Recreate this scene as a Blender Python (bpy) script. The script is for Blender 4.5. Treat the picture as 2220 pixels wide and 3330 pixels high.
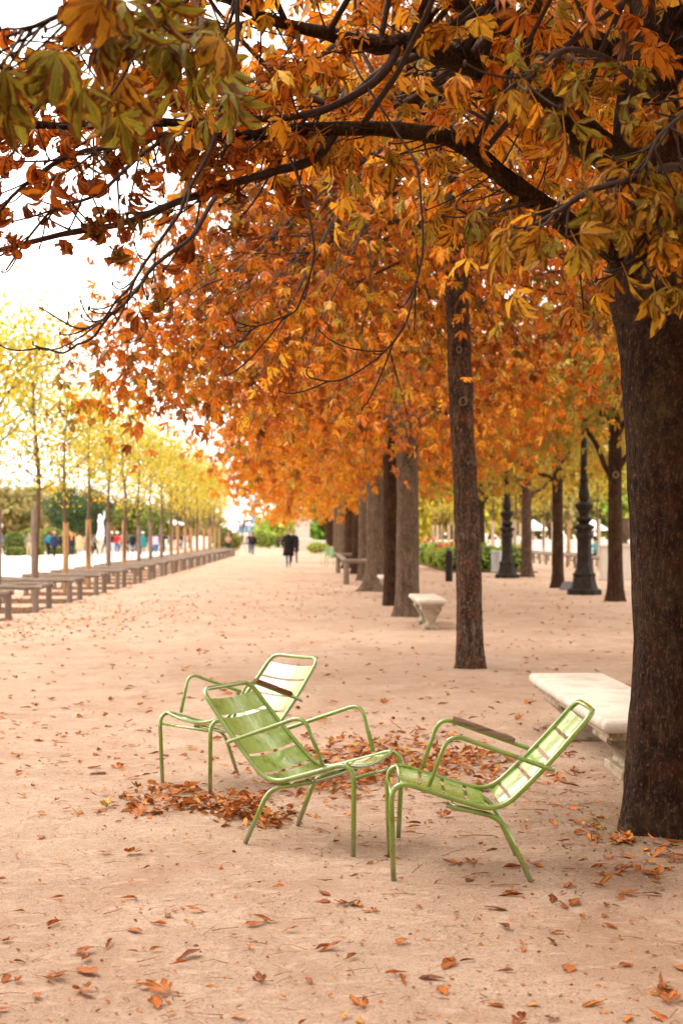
import bpy, math, random
import numpy as np
from mathutils import Vector, Matrix
PI = math.pi
for o in list(bpy.data.objects):
    bpy.data.objects.remove(o)
scene = bpy.context.scene
COL = scene.collection

# ------------------------------------------------------------------ camera
CAM_H = 1.55
FPX = 4625.0                      # focal length in photograph pixels (50 mm, 36 mm tall frame)
YAW = math.atan(100 / FPX)
PIT = math.atan(73 / FPX)
cam_d = bpy.data.cameras.new('camera')
cam = bpy.data.objects.new('camera', cam_d)
COL.objects.link(cam)
cam.location = (0, 0, CAM_H)
cam.rotation_euler = (PI / 2 + PIT, 0, -YAW)
cam_d.sensor_fit = 'VERTICAL'
cam_d.sensor_height = 36.0
cam_d.sensor_width = 24.0
cam_d.lens = 50.0
cam_d.clip_start = 0.05
cam_d.clip_end = 3000
cam_d.dof.use_dof = True
cam_d.dof.focus_distance = 7.0
cam_d.dof.aperture_fstop = 3.3
scene.camera = cam

# ------------------------------------------------------------------ sky, sun, exposure
SUN_EL, SUN_AZ = math.radians(52), math.radians(-62)      # azimuth from +Y, negative = to the left
w = bpy.data.worlds.new('World')
scene.world = w
w.use_nodes = True
wn = w.node_tree
wn.nodes.clear()
sky = wn.nodes.new('ShaderNodeTexSky')
sky.sky_type = 'NISHITA'
sky.sun_disc = False
sky.sun_elevation = SUN_EL
sky.sun_rotation = SUN_AZ
sky.air_density = 1.0
sky.dust_density = 4.0
sky.ozone_density = 1.0
hs = wn.nodes.new('ShaderNodeHueSaturation')
hs.inputs['Saturation'].default_value = 0.16
bg = wn.nodes.new('ShaderNodeBackground')
bg.inputs['Strength'].default_value = 0.15
wo = wn.nodes.new('ShaderNodeOutputWorld')
wn.links.new(sky.outputs[0], hs.inputs['Color'])
ov = wn.nodes.new('ShaderNodeMix')                 # even overcast veil over the clear-sky gradient
ov.data_type = 'RGBA'
ov.inputs[0].default_value = 0.65
ov.inputs[7].default_value = (14.2, 13.2, 11.9, 1)
wn.links.new(hs.outputs[0], ov.inputs[6])
wn.links.new(ov.outputs[2], bg.inputs['Color'])
wn.links.new(bg.outputs[0], wo.inputs['Surface'])
sd = bpy.data.lights.new('sun', 'SUN')
sd.energy = 0.8
sd.angle = math.radians(30)
sd.color = (1.0, 0.95, 0.88)
sun = bpy.data.objects.new('sun', sd)
COL.objects.link(sun)
sdir = Vector((math.sin(SUN_AZ) * math.cos(SUN_EL), math.cos(SUN_AZ) * math.cos(SUN_EL), math.sin(SUN_EL)))
sun.rotation_euler = sdir.to_track_quat('Z', 'Y').to_euler()
sun.location = sdir * 50
scene.view_settings.view_transform = 'Standard'
scene.view_settings.look = 'None'
scene.view_settings.exposure = 1.2
scene.view_settings.gamma = 1.0
scene.view_settings.use_curve_mapping = False
scene.render.engine = 'CYCLES'
scene.cycles.max_bounces = 8
scene.cycles.diffuse_bounces = 4
scene.cycles.transmission_bounces = 4

# ------------------------------------------------------------------ helpers
rng = np.random.default_rng(7)
random.seed(7)
_fw = np.array([math.sin(YAW) * math.cos(PIT), math.cos(YAW) * math.cos(PIT), math.sin(PIT)])
_rt = np.array([math.cos(YAW), -math.sin(YAW), 0.0])
_up = np.cross(_rt, _fw)


def at(px, py, Y):
    """the point at depth Y (metres along the alley) seen at photograph pixel px, py"""
    r = _fw * FPX + _rt * (px - 1110) - _up * (py - 1665)
    r = r / r[1] * Y
    return np.array([r[0], r[1], r[2] + CAM_H])


def gnd(px, py):
    r = _fw * FPX + _rt * (px - 1110) - _up * (py - 1665)
    r = r / r[2] * -CAM_H
    return np.array([r[0], r[1], 0.0])


def link(o, parent=None):
    COL.objects.link(o)
    if parent is not None:
        o.parent = parent
    return o


def tag(o, label=None, cat=None, group=None, kind=None):
    if label: o['label'] = label
    if cat: o['category'] = cat
    if group: o['group'] = group
    if kind: o['kind'] = kind
    return o


def empty(name, loc, rz=0.0):
    o = bpy.data.objects.new(name, None)
    o.empty_display_size = 0.1
    o.location = loc
    o.rotation_euler = (0, 0, rz)
    return link(o)


class MB:
    """collects shapes; build() links them as one mesh object"""
    def __init__(s):
        s.v = []; s.f = []

    def add(s, vs, fs):
        n = len(s.v)
        s.v.extend([tuple(map(float, p)) for p in vs])
        s.f.extend([tuple(i + n for i in q) for q in fs])
        return s

    def box(s, c, size, rz=0.0, taper=1.0, bev=0.0):
        x, y, z = (k / 2 for k in size)
        if bev <= 0:
            p = [(-x, -y, -z), (x, -y, -z), (x, y, -z), (-x, y, -z), (-x * taper, -y * taper, z), (x * taper, -y * taper, z), (x * taper, y * taper, z), (-x * taper, y * taper, z)]
            f = [(0, 3, 2, 1), (4, 5, 6, 7), (0, 1, 5, 4), (1, 2, 6, 5), (2, 3, 7, 6), (3, 0, 4, 7)]
        else:
            b = bev
            rings = [(x - b, y - b, -z), (x, y, -z + b), (x, y, z - b), (x - b, y - b, z)]
            p = []; f = []
            for (rx, ry, rzz) in rings:
                cb = b
                p += [(-rx + cb, -ry, rzz), (rx - cb, -ry, rzz), (rx, -ry + cb, rzz), (rx, ry - cb, rzz), (rx - cb, ry, rzz), (-rx + cb, ry, rzz), (-rx, ry - cb, rzz), (-rx, -ry + cb, rzz)]
            for r in range(3):
                for i in range(8):
                    j = (i + 1) % 8
                    f.append((r * 8 + i, r * 8 + j, r * 8 + 8 + j, r * 8 + 8 + i))
            f.append(tuple(range(7, -1, -1))); f.append(tuple(range(24, 32)))
        ca, sa = math.cos(rz), math.sin(rz)
        return s.add([(c[0] + a * ca - d * sa, c[1] + a * sa + d * ca, c[2] + e) for a, d, e in p], f)

    def tube(s, pts, rad, n=8, cap=True):
        pts = np.asarray(pts, float); m = len(pts)
        rad = np.full(m, rad, float) if np.isscalar(rad) else np.asarray(rad, float)
        t = np.gradient(pts, axis=0)
        t /= np.linalg.norm(t, axis=1)[:, None] + 1e-12
        a = np.array([0, 0, 1.0]) if abs(t[0][2]) < .9 else np.array([1.0, 0, 0])
        u = np.cross(t[0], a); u /= np.linalg.norm(u)
        ang = np.arange(n) * 2 * PI / n
        V = []
        for i in range(m):
            u = u - t[i] * np.dot(u, t[i]); u /= np.linalg.norm(u) + 1e-12
            b = np.cross(t[i], u)
            V.append(pts[i] + rad[i] * (np.cos(ang)[:, None] * u + np.sin(ang)[:, None] * b))
        V = np.concatenate(V)
        F = []
        for i in range(m - 1):
            for k in range(n):
                k2 = (k + 1) % n
                F.append((i * n + k, i * n + k2, (i + 1) * n + k2, (i + 1) * n + k))
        if cap:
            F.append(tuple(range(n - 1, -1, -1))); F.append(tuple((m - 1) * n + k for k in range(n)))
        return s.add(V, F)

    def lathe(s, prof, n=20, c=(0, 0, 0), sq=None, phase=0.0):
        """prof: list of (r, z); sq = number of sides that make a faceted section"""
        n = sq or n
        V = []; F = []
        for r, z in prof:
            for k in range(n):
                a = 2 * PI * k / n + phase
                V.append((c[0] + r * math.cos(a), c[1] + r * math.sin(a), c[2] + z))
        for i in range(len(prof) - 1):
            for k in range(n):
                k2 = (k + 1) % n
                F.append((i * n + k, i * n + k2, (i + 1) * n + k2, (i + 1) * n + k))
        F.append(tuple(range(n - 1, -1, -1))); F.append(tuple((len(prof) - 1) * n + k for k in range(n)))
        return s.add(V, F)

    def blob(s, c, r, n=10, m=7, jit=0.0, seed=0):
        rr = np.random.default_rng(seed)
        V = [(c[0], c[1], c[2] - r[2])]; F = []
        for i in range(1, m):
            th = -PI / 2 + PI * i / m
            for k in range(n):
                a = 2 * PI * k / n
                j = 1 + jit * rr.normal()
                V.append((c[0] + r[0] * j * math.cos(th) * math.cos(a), c[1] + r[1] * j * math.cos(th) * math.sin(a), c[2] + r[2] * j * math.sin(th)))
        V.append((c[0], c[1], c[2] + r[2]))
        for k in range(n):
            F.append((0, 1 + (k + 1) % n, 1 + k))
        for i in range(m - 2):
            for k in range(n):
                k2 = (k + 1) % n
                F.append((1 + i * n + k, 1 + i * n + k2, 1 + (i + 1) * n + k2, 1 + (i + 1) * n + k))
        b = 1 + (m - 2) * n; e = len(V) - 1
        for k in range(n):
            F.append((b + k, b + (k + 1) % n, e))
        return s.add(V, F)

    def mesh(s, name, mat, smooth=True):
        me = bpy.data.meshes.new(name)
        me.from_pydata(s.v, [], s.f)
        if mat is not None: me.materials.append(mat)
        if smooth: me.polygons.foreach_set('use_smooth', np.ones(len(me.polygons), bool))
        me.update()
        return me

    def build(s, name, mat, parent=None, smooth=True, auto=None):
        me = s.mesh(name, mat, smooth)
        o = link(bpy.data.objects.new(name, me), parent)
        if auto:
            try: me.set_sharp_from_angle(angle=math.radians(auto))
            except Exception: pass
        return o


def fillet(pts, rads, k=7):
    """polyline with rounded corners"""
    pts = [np.asarray(p, float) for p in pts]
    out = [pts[0]]
    for i in range(1, len(pts) - 1):
        p, a, b = pts[i], pts[i - 1], pts[i + 1]
        r = rads[i] if not np.isscalar(rads) else rads
        d1 = min(r, np.linalg.norm(a - p) * .48); d2 = min(r, np.linalg.norm(b - p) * .48)
        q1 = p + (a - p) / np.linalg.norm(a - p) * d1; q2 = p + (b - p) / np.linalg.norm(b - p) * d2
        for t in np.linspace(0, 1, k):
            out.append((1 - t) ** 2 * q1 + 2 * t * (1 - t) * p + t * t * q2)
    out.append(pts[-1])
    return np.array(out)


def spline(pts, k=6):
    """Catmull-Rom through the points"""
    P = np.asarray(pts, float)
    P = np.vstack([2 * P[0] - P[1], P, 2 * P[-1] - P[-2]])
    out = []
    for i in range(1, len(P) - 2):
        for t in np.arange(k) / k:
            out.append(.5 * (2 * P[i] + (P[i + 1] - P[i - 1]) * t + (2 * P[i - 1] - 5 * P[i] + 4 * P[i + 1] - P[i + 2]) * t * t + (3 * P[i] - P[i - 1] - 3 * P[i + 1] + P[i + 2]) * t ** 3))
    out.append(P[-2])
    return np.array(out)


def dup(root, loc=None, rz=None, parent=None):
    c = root.copy(); COL.objects.link(c)
    if parent is not None: c.parent = parent
    for ch in root.children: dup(ch, parent=c)
    if loc is not None: c.location = loc
    if rz is not None: c.rotation_euler = (0, 0, rz)
    return c


ORD = ['first', 'second', 'third', 'fourth', 'fifth', 'sixth', 'seventh', 'eighth', 'ninth', 'tenth', 'eleventh', 'twelfth', 'thirteenth', 'fourteenth', 'fifteenth', 'sixteenth', 'seventeenth', 'eighteenth', 'nineteenth', 'twentieth']

# ------------------------------------------------------------------ materials
class NT:
    def __init__(s, name):
        s.m = bpy.data.materials.new(name); s.m.use_nodes = True
        s.t = s.m.node_tree; s.t.nodes.clear()
        s.out = s.n('ShaderNodeOutputMaterial')

    def n(s, typ, **kw):
        nd = s.t.nodes.new(typ)
        for k, v in kw.items(): setattr(nd, k, v)
        return nd

    def l(s, a, b): s.t.links.new(a, b)

    def val(s, sock, v):
        if isinstance(v, bpy.types.NodeSocket): s.l(v, sock)
        elif v is not None:
            if sock.type == 'RGBA' and len(v) == 3: v = (*v, 1)
            sock.default_value = v

    def math(s, op, a, b=None, c=None, clamp=False):
        nd = s.n('ShaderNodeMath', operation=op, use_clamp=clamp)
        s.val(nd.inputs[0], a)
        if b is not None: s.val(nd.inputs[1], b)
        if c is not None: s.val(nd.inputs[2], c)
        return nd.outputs[0]

    def mix(s, f, a, b, blend='MIX'):
        nd = s.n('ShaderNodeMix', data_type='RGBA', blend_type=blend)
        s.val(nd.inputs[0], f); s.val(nd.inputs[6], a); s.val(nd.inputs[7], b)
        return nd.outputs[2]

    def coord(s, scale=(1, 1, 1), kind='Object'):
        tc = s.n('ShaderNodeTexCoord'); mp = s.n('ShaderNodeMapping')
        mp.inputs['Scale'].default_value = scale
        s.l(tc.outputs[kind], mp.inputs[0])
        return mp.outputs[0]

    def world(s, scale=(1, 1, 1)):
        g = s.n('ShaderNodeNewGeometry'); mp = s.n('ShaderNodeMapping')
        mp.inputs['Scale'].default_value = scale
        s.l(g.outputs['Position'], mp.inputs[0])
        return mp.outputs[0]

    def noise(s, vec, scale, detail=4, rough=.55, dist=0.0):
        nd = s.n('ShaderNodeTexNoise')
        if vec is not None: s.l(vec, nd.inputs['Vector'])
        nd.inputs['Scale'].default_value = scale; nd.inputs['Detail'].default_value = detail
        nd.inputs['Roughness'].default_value = rough; nd.inputs['Distortion'].default_value = dist
        return nd.outputs[0]

    def vor(s, vec, scale, feature='F1', out='Distance'):
        nd = s.n('ShaderNodeTexVoronoi', feature=feature)
        s.l(vec, nd.inputs['Vector']); nd.inputs['Scale'].default_value = scale
        return nd.outputs[out]

    def ramp(s, f, stops, interp='LINEAR'):
        nd = s.n('ShaderNodeValToRGB'); cr = nd.color_ramp; cr.interpolation = interp
        while len(cr.elements) < len(stops): cr.elements.new(.5)
        for e, (p, c) in zip(cr.elements, stops):
            e.position = p
            e.color = (*c, 1) if not np.isscalar(c) else (c, c, c, 1)
        s.l(f, nd.inputs[0])
        return nd.outputs[0]

    def bump(s, h, strength=.5, dist=.01, normal=None):
        nd = s.n('ShaderNodeBump'); nd.inputs['Strength'].default_value = strength; nd.inputs['Distance'].default_value = dist
        s.l(h, nd.inputs['Height'])
        if normal is not None: s.l(normal, nd.inputs['Normal'])
        return nd.outputs[0]

    def bsdf(s, color, rough=.7, spec=.3, normal=None, metal=0.0, coat=0.0):
        b = s.n('ShaderNodeBsdfPrincipled')
        s.val(b.inputs['Base Color'], color); s.val(b.inputs['Roughness'], rough)
        b.inputs['Specular IOR Level'].default_value = spec; b.inputs['Metallic'].default_value = metal
        b.inputs['Coat Weight'].default_value = coat
        if normal is not None: s.l(normal, b.inputs['Normal'])
        return b.outputs[0]

    def done(s, sh):
        s.l(sh, s.out.inputs['Surface'])
        return s.m


def m_plain(name, col, rough=.7, spec=.3, var=.25, scale=6.0, metal=0.0, bump=0.0):
    t = NT(name); v = t.coord()
    n = t.noise(v, scale, 4)
    dark = tuple(c * (1 - var) for c in col); lite = tuple(min(1, c * (1 + var)) for c in col)
    c = t.ramp(n, [(.3, dark), (.7, lite)])
    return t.done(t.bsdf(c, rough, spec, t.bump(n, bump, .01) if bump else None, metal))


def m_sand():
    t = NT('sand'); v = t.world()
    big = t.noise(v, .35, 3); mid = t.noise(v, 2.3, 4, .6); fine = t.noise(v, 55, 4, .7); grain = t.noise(v, 240, 2, .6)
    c = t.ramp(mid, [(.28, (.315, .205, .140)), (.52, (.40, .272, .190)), (.78, (.50, .362, .268))])
    c = t.mix(t.ramp(big, [(.38, 0.0), (.68, .55)]), c, (.48, .350, .258))
    c = t.mix(t.ramp(fine, [(.32, .65), (.52, 0.0)]), c, (.23, .135, .085))
    c = t.mix(t.ramp(grain, [(.60, 0.0), (.74, .75)]), c, (.66, .54, .43))
    c = t.mix(t.ramp(grain, [(.30, .9), (.43, 0.0)]), c, (.16, .09, .055))
    grit = t.noise(v, 110, 3, .7)
    c = t.mix(t.ramp(grit, [(.33, .6), (.46, 0.0)]), c, (.22, .13, .08))
    c = t.mix(t.ramp(grit, [(.57, 0.0), (.70, .5)]), c, (.64, .50, .38))
    damp = t.noise(t.world((1, .55, 1)), 1.1, 4, .65, .6)
    c = t.mix(t.ramp(damp, [(.48, 0.0), (.66, .60)]), c, (.30, .175, .108))
    scuff = t.noise(t.world((1, 1.6, 1)), 8.5, 3, .6, .8)
    c = t.mix(t.ramp(scuff, [(.54, 0.0), (.68, .48)]), c, (.54, .385, .275))
    sp = t.vor(v, 34)
    spn = t.noise(v, 9, 2)
    spm = t.math('MULTIPLY', t.ramp(sp, [(.10, 1.0), (.16, 0.0)]), t.ramp(spn, [(.52, 0.0), (.62, .9)]))
    c = t.mix(spm, c, (.14, .07, .04))
    # trodden earth, moss and humus round the foot of the big trunk
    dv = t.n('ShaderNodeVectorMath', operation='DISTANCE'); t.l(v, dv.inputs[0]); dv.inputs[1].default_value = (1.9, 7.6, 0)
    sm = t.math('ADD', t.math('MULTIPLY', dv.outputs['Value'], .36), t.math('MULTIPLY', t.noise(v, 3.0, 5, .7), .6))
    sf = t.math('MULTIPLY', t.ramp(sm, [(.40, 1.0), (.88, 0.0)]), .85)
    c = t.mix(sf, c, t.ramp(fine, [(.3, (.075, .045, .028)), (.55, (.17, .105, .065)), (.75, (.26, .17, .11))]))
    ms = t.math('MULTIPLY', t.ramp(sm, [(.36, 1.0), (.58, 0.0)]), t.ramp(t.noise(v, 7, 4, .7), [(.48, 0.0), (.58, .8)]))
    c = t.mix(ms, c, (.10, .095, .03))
    h = t.math('ADD', t.math('MULTIPLY', fine, .6), t.math('MULTIPLY', grain, .5))
    h = t.math('ADD', h, t.math('ADD', t.math('MULTIPLY', mid, 2.0), t.math('MULTIPLY', scuff, 2.6)))
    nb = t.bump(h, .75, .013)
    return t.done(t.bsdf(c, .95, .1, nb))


def m_soil():
    t = NT('soil'); v = t.world()
    n = t.noise(v, 5, 5, .65); f = t.noise(v, 70, 3, .6)
    c = t.ramp(n, [(.3, (.07, .035, .02)), (.6, (.17, .085, .045)), (.8, (.27, .15, .085))])
    c = t.mix(t.ramp(f, [(.35, .6), (.55, 0.0)]), c, (.04, .02, .01))
    return t.done(t.bsdf(c, .95, .1, t.bump(t.math('ADD', n, f), .8, .03)))


def m_bark(name, dark, mid, lite, moss=None, mossamt=.5, sc=1.0, ridge=1.0, red=None, plates=0.0):
    t = NT(name); vo = t.coord()
    wob = t.n('ShaderNodeTexNoise'); t.l(vo, wob.inputs['Vector']); wob.inputs['Scale'].default_value = 7 * sc; wob.inputs['Detail'].default_value = 3
    ad = t.n('ShaderNodeVectorMath', operation='MULTIPLY_ADD'); t.l(wob.outputs['Color'], ad.inputs[0]); ad.inputs[1].default_value = (.10, .10, .16); t.l(vo, ad.inputs[2])
    mp = t.n('ShaderNodeMapping'); mp.inputs['Scale'].default_value = (1, 1, .22); t.l(ad.outputs[0], mp.inputs[0]); v = mp.outputs[0]
    mq = t.n('ShaderNodeMapping'); mq.inputs['Scale'].default_value = (1, 1, .5); t.l(vo, mq.inputs[0])
    r = t.noise(v, 22 * sc, 6, .7, .2); f = t.noise(mq.outputs[0], 62 * sc, 5, .8); b = t.noise(vo, 2.4, 4, .6); b2 = t.noise(vo, 5.5, 4, .65)
    c = t.ramp(r, [(.30, dark), (.52, mid), (.72, lite)])
    c = t.mix(t.ramp(b, [(.40, .0), (.62, .6)]), c, mid)
    c = t.mix(t.ramp(b2, [(.30, .55), (.42, 0.0)]), c, lite)
    if red: c = t.mix(t.ramp(b2, [(.52, 0.0), (.66, .65)]), c, red)
    if moss:
        mn = t.noise(vo, 1.7, 5, .7, .5)
        c = t.mix(t.ramp(mn, [(.5, 0.0), (.66, mossamt)]), c, moss)
    c = t.mix(t.ramp(f, [(.54, 0.0), (.66, .85)]), c, tuple(k * 1.4 for k in lite))
    c = t.mix(t.ramp(f, [(.30, .8), (.44, 0.0)]), c, tuple(k * .5 for k in dark))
    h = t.math('ADD', t.math('MULTIPLY', r, 1.6), t.math('MULTIPLY', f, 1.0))
    if plates:
        p = t.vor(v, 17 * sc, 'DISTANCE_TO_EDGE')
        c = t.mix(t.ramp(p, [(0.0, plates), (.05, 0.0)]), c, tuple(k * .5 for k in dark))
        h = t.math('ADD', h, t.math('MULTIPLY', t.ramp(p, [(0.0, 0.0), (.12, 1.0)]), plates))
    return t.done(t.bsdf(c, .9, .12, t.bump(h, 1.0, .024 * ridge)))


def m_leaf(name, hue_stops, green=(.20, .25, .035), scorch=(.085, .024, .008), trans=.48, vein=True, scorch_amt=.8, rough=.5, scorch_at=.74):
    """attributes: lc = (hue, green amount, seed), luv = (across -1..1, along 0..1, leaflet seed)"""
    t = NT(name)
    a = t.n('ShaderNodeAttribute', attribute_name='lc'); sp = t.n('ShaderNodeSeparateXYZ'); t.l(a.outputs['Vector'], sp.inputs[0])
    u = t.n('ShaderNodeAttribute', attribute_name='luv'); su = t.n('ShaderNodeSeparateXYZ'); t.l(u.outputs['Vector'], su.inputs[0])
    oi = t.n('ShaderNodeObjectInfo')
    hue, gr, seed = sp.outputs
    across, along, ls = su.outputs
    ab = t.math('ABSOLUTE', across)
    hue2 = t.math('ADD', hue, t.math('MULTIPLY', t.math('SUBTRACT', ls, .5), .22))
    hue2 = t.math('ADD', hue2, t.math('MULTIPLY', t.math('SUBTRACT', oi.outputs['Random'], .5), .16), clamp=True)
    c = t.ramp(hue2, hue_stops)
    cv = t.n('ShaderNodeCombineXYZ')
    t.l(t.math('MULTIPLY', across, 1.2), cv.inputs[0]); t.l(t.math('MULTIPLY', along, 2.4), cv.inputs[1])
    t.l(t.math('ADD', t.math('MULTIPLY', seed, 61.0), t.math('ADD', t.math('MULTIPLY', ls, 23.0), t.math('MULTIPLY', oi.outputs['Random'], 40.0))), cv.inputs[2])
    n1 = t.noise(cv.outputs[0], 1.0, 4, .6); n2 = t.noise(cv.outputs[0], 4.5, 3, .6)
    # green survives along the midrib and veins, the rim turns first
    g = t.math('MULTIPLY', gr, t.math('SUBTRACT', 1.25, t.math('ADD', t.math('MULTIPLY', ab, .55), t.math('MULTIPLY', n2, .8))), clamp=True)
    g = t.math('MULTIPLY', g, 1.7, clamp=True)
    c = t.mix(g, c, green)
    if vein:
        ph = t.math('FRACT', t.math('MULTIPLY', t.math('SUBTRACT', along, t.math('MULTIPLY', ab, .22)), 13.0))
        vn = t.math('LESS_THAN', ph, .22)
        c = t.mix(t.math('MULTIPLY', vn, .32), c, t.mix(.5, c, (.55, .33, .06)))
        mid = t.math('LESS_THAN', ab, .07)
        c = t.mix(t.math('MULTIPLY', mid, .5), c, (.45, .24, .05))
    sc = t.math('ADD', t.math('MULTIPLY', ab, .30), t.math('ADD', n1, t.math('MULTIPLY', along, .12)))
    c = t.mix(t.math('MULTIPLY', t.ramp(sc, [(scorch_at, 0.0), (scorch_at + .09, 1.0)]), scorch_amt), c, scorch)
    c = t.mix(.3, c, t.mix(n2, tuple(k * .5 for k in scorch), (1, 1, 1)), 'SOFT_LIGHT')
    nb = t.bump(n2, .35, .004)
    d = t.bsdf(c, rough, .15, nb)
    tr = t.n('ShaderNodeBsdfTranslucent')
    t.l(t.mix(.35, c, t.mix(1.0, c, (1.0, .62, .25), 'MULTIPLY')), tr.inputs['Color'])
    mx = t.n('ShaderNodeMixShader'); mx.inputs[0].default_value = trans
    t.l(d, mx.inputs[1]); t.l(tr.outputs[0], mx.inputs[2])
    return t.done(mx.outputs[0])


def m_paint(name='green_paint', a=(.125, .215, .016), b=(.190, .300, .030)):
    t = NT(name); v = t.coord(); n = t.noise(v, 14, 5, .65); f = t.noise(v, 90, 3, .7)
    c = t.ramp(n, [(.3, a), (.7, b)])
    c = t.mix(t.ramp(f, [(.64, 0.0), (.72, .7)]), c, (.30, .40, .16))
    chip = t.math('MULTIPLY', t.ramp(f, [(.30, .95), (.36, 0.0)]), t.ramp(n, [(.40, 1.0), (.55, 0.0)]))
    c = t.mix(t.ramp(n, [(.30, .55), (.45, 0.0)]), c, (.085, .085, .03))
    c = t.mix(chip, c, (.15, .058, .02))
    # dust and dried mud on the feet
    g = t.n('ShaderNodeNewGeometry'); sx = t.n('ShaderNodeSeparateXYZ'); t.l(g.outputs['Position'], sx.inputs[0])
    du = t.math('MULTIPLY', t.ramp(sx.outputs[2], [(.01, .62), (.16, 0.0)]), t.math('ADD', n, .35), clamp=True)
    c = t.mix(du, c, (.33, .29, .21))
    r = t.math('ADD', t.math('MULTIPLY', f, .16), .10)
    return t.done(t.bsdf(c, r, .75, t.bump(f, .04, .002), coat=.8))


def m_wood(name, dark, lite, axis='Z', sc=1.0, rough=.8):
    t = NT(name)
    s = {'X': (.08, 1, 1), 'Y': (1, .08, 1), 'Z': (1, 1, .08)}[axis]
    v = t.coord(s); g = t.noise(v, 45 * sc, 4, .65, .4); b = t.noise(t.coord(), 3, 3)
    c = t.ramp(g, [(.3, dark), (.7, lite)])
    c = t.mix(t.ramp(b, [(.4, .35), (.65, 0.0)]), c, dark)
    return t.done(t.bsdf(c, rough, .2, t.bump(g, .6, .008)))


def m_stone(name, base, stain, stain_amt=.6, moss=None):
    t = NT(name); v = t.coord(); n = t.noise(v, 3.2, 6, .68, .3); f = t.noise(v, 60, 4, .65)
    c = t.ramp(f, [(.3, tuple(k * .86 for k in base)), (.7, base)])
    c = t.mix(t.ramp(n, [(.45, 0.0), (.70, stain_amt)]), c, stain)
    if moss:
        m = t.noise(v, 5.5, 5, .7, .6)
        c = t.mix(t.ramp(m, [(.46, 0.0), (.60, .85)]), c, moss)
    return t.done(t.bsdf(c, .75, .25, t.bump(t.math('ADD', t.math('MULTIPLY', n, .5), f), .35, .006)))


def m_iron():
    t = NT('cast_iron'); v = t.coord(); n = t.noise(v, 9, 5, .65)
    c = t.ramp(n, [(.3, (.010, .0075, .006)), (.55, (.024, .017, .013)), (.78, (.07, .04, .024))])
    return t.done(t.bsdf(c, t.ramp(n, [(.3, .45), (.7, .75)]), .1, t.bump(n, .25, .006), .0))


ORANGE = [(0.0, (.13, .030, .008)), (.22, (.40, .085, .009)), (.45, (.66, .175, .010)), (.68, (.76, .30, .016)), (1.0, (.80, .48, .045))]
YELLOW = [(0.0, (.46, .22, .02)), (.3, (.66, .38, .03)), (.65, (.74, .54, .05)), (1.0, (.62, .60, .08))]
DRY = [(0.0, (.15, .038, .012)), (.3, (.36, .088, .018)), (.6, (.56, .175, .035)), (.85, (.64, .28, .075)), (1.0, (.70, .42, .09))]
M = {}
M['sand'] = m_sand(); M['soil'] = m_soil()
M['leaf'] = m_leaf('chestnut_leaf', ORANGE, green=(.30, .27, .03), trans=.44)
M['leaf_near'] = m_leaf('near_chestnut_leaf', ORANGE, green=(.17, .205, .022), scorch=(.105, .027, .008), trans=.50, scorch_amt=.9, scorch_at=.71)
M['leaf_olive'] = m_leaf('olive_chestnut_leaf', [(0.0, (.14, .05, .01)), (.4, (.42, .20, .02)), (.7, (.48, .32, .035)), (1.0, (.40, .36, .05))], green=(.12, .15, .02), scorch_amt=.5)
M['leaf_yellow'] = m_leaf('yellow_lime_leaf', YELLOW, green=(.26, .33, .05), vein=False, scorch_amt=.25, trans=.5)
M['leaf_dry'] = m_leaf('dry_leaf', DRY, green=(.35, .30, .05), scorch=(.09, .03, .012), trans=.15, scorch_amt=.6, rough=.6)
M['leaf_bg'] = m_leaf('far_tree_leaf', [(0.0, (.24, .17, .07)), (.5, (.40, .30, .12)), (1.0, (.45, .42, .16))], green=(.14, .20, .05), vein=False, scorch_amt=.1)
M['leaf_hedge'] = m_leaf('hedge_leaf', [(0.0, (.07, .09, .02)), (.5, (.15, .18, .035)), (1.0, (.38, .34, .06))], green=(.10, .17, .03), vein=False, scorch_amt=.1, trans=.3)
M['leaf_fresh'] = m_leaf('fresh_green_leaf', [(0.0, (.14, .24, .03)), (.5, (.27, .42, .06)), (1.0, (.52, .52, .10))], green=(.18, .36, .05), vein=False, scorch_amt=.1, trans=.4)
M['leaf_pine'] = m_leaf('pine_needle', [(0.0, (.025, .05, .02)), (.5, (.05, .09, .03)), (1.0, (.10, .14, .045))], green=(.04, .09, .03), vein=False, scorch_amt=.05, trans=.2)
M['bark_dark'] = m_bark('dark_chestnut_bark', (.008, .004, .003), (.034, .015, .008), (.125, .068, .034), (.095, .070, .028), .5, red=(.075, .024, .011), plates=.35)
M['bark_flaky'] = m_bark('flaky_chestnut_bark', (.018, .009, .006), (.085, .050, .033), (.30, .205, .145), (.10, .085, .04), .35, sc=.8, ridge=1.5, red=(.20, .065, .03), plates=.6)
M['bark_grey'] = m_bark('grey_chestnut_bark', (.035, .021, .014), (.12, .078, .053), (.24, .17, .12), (.105, .095, .04), .45, sc=.7, plates=.3)
M['bark_young'] = m_bark('young_bark', (.06, .035, .02), (.13, .08, .05), (.22, .15, .10))
M['twig'] = m_plain('twig_bark', (.040, .020, .012), .75, .25, .4, 30)
M['twig_grey'] = m_plain('grey_twig_bark', (.12, .085, .06), .8, .2, .4, 20)
M['petiole'] = m_plain('dry_stalk', (.30, .13, .06), .7, .2, .55, 40)
M['paint'] = m_paint(); M['paint_sheen'] = m_paint('sky_sheen_green_paint', (.21, .335, .055), (.30, .43, .11))  # slat version is a paler green with white sky sheen in the colour
M['arm_wood'] = m_wood('worn_red_armrest_wood', (.095, .028, .014), (.26, .105, .06), 'X', 1.4, .6)
M['arm_wood_grey'] = m_wood('weathered_armrest_wood', (.13, .065, .045), (.34, .235, .18), 'X', 1.4, .7)
M['log'] = m_wood('weathered_log', (.115, .080, .058), (.30, .23, .18), 'X')
M['post'] = m_wood('weathered_post', (.115, .080, .058), (.28, .21, .165), 'Z')
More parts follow.
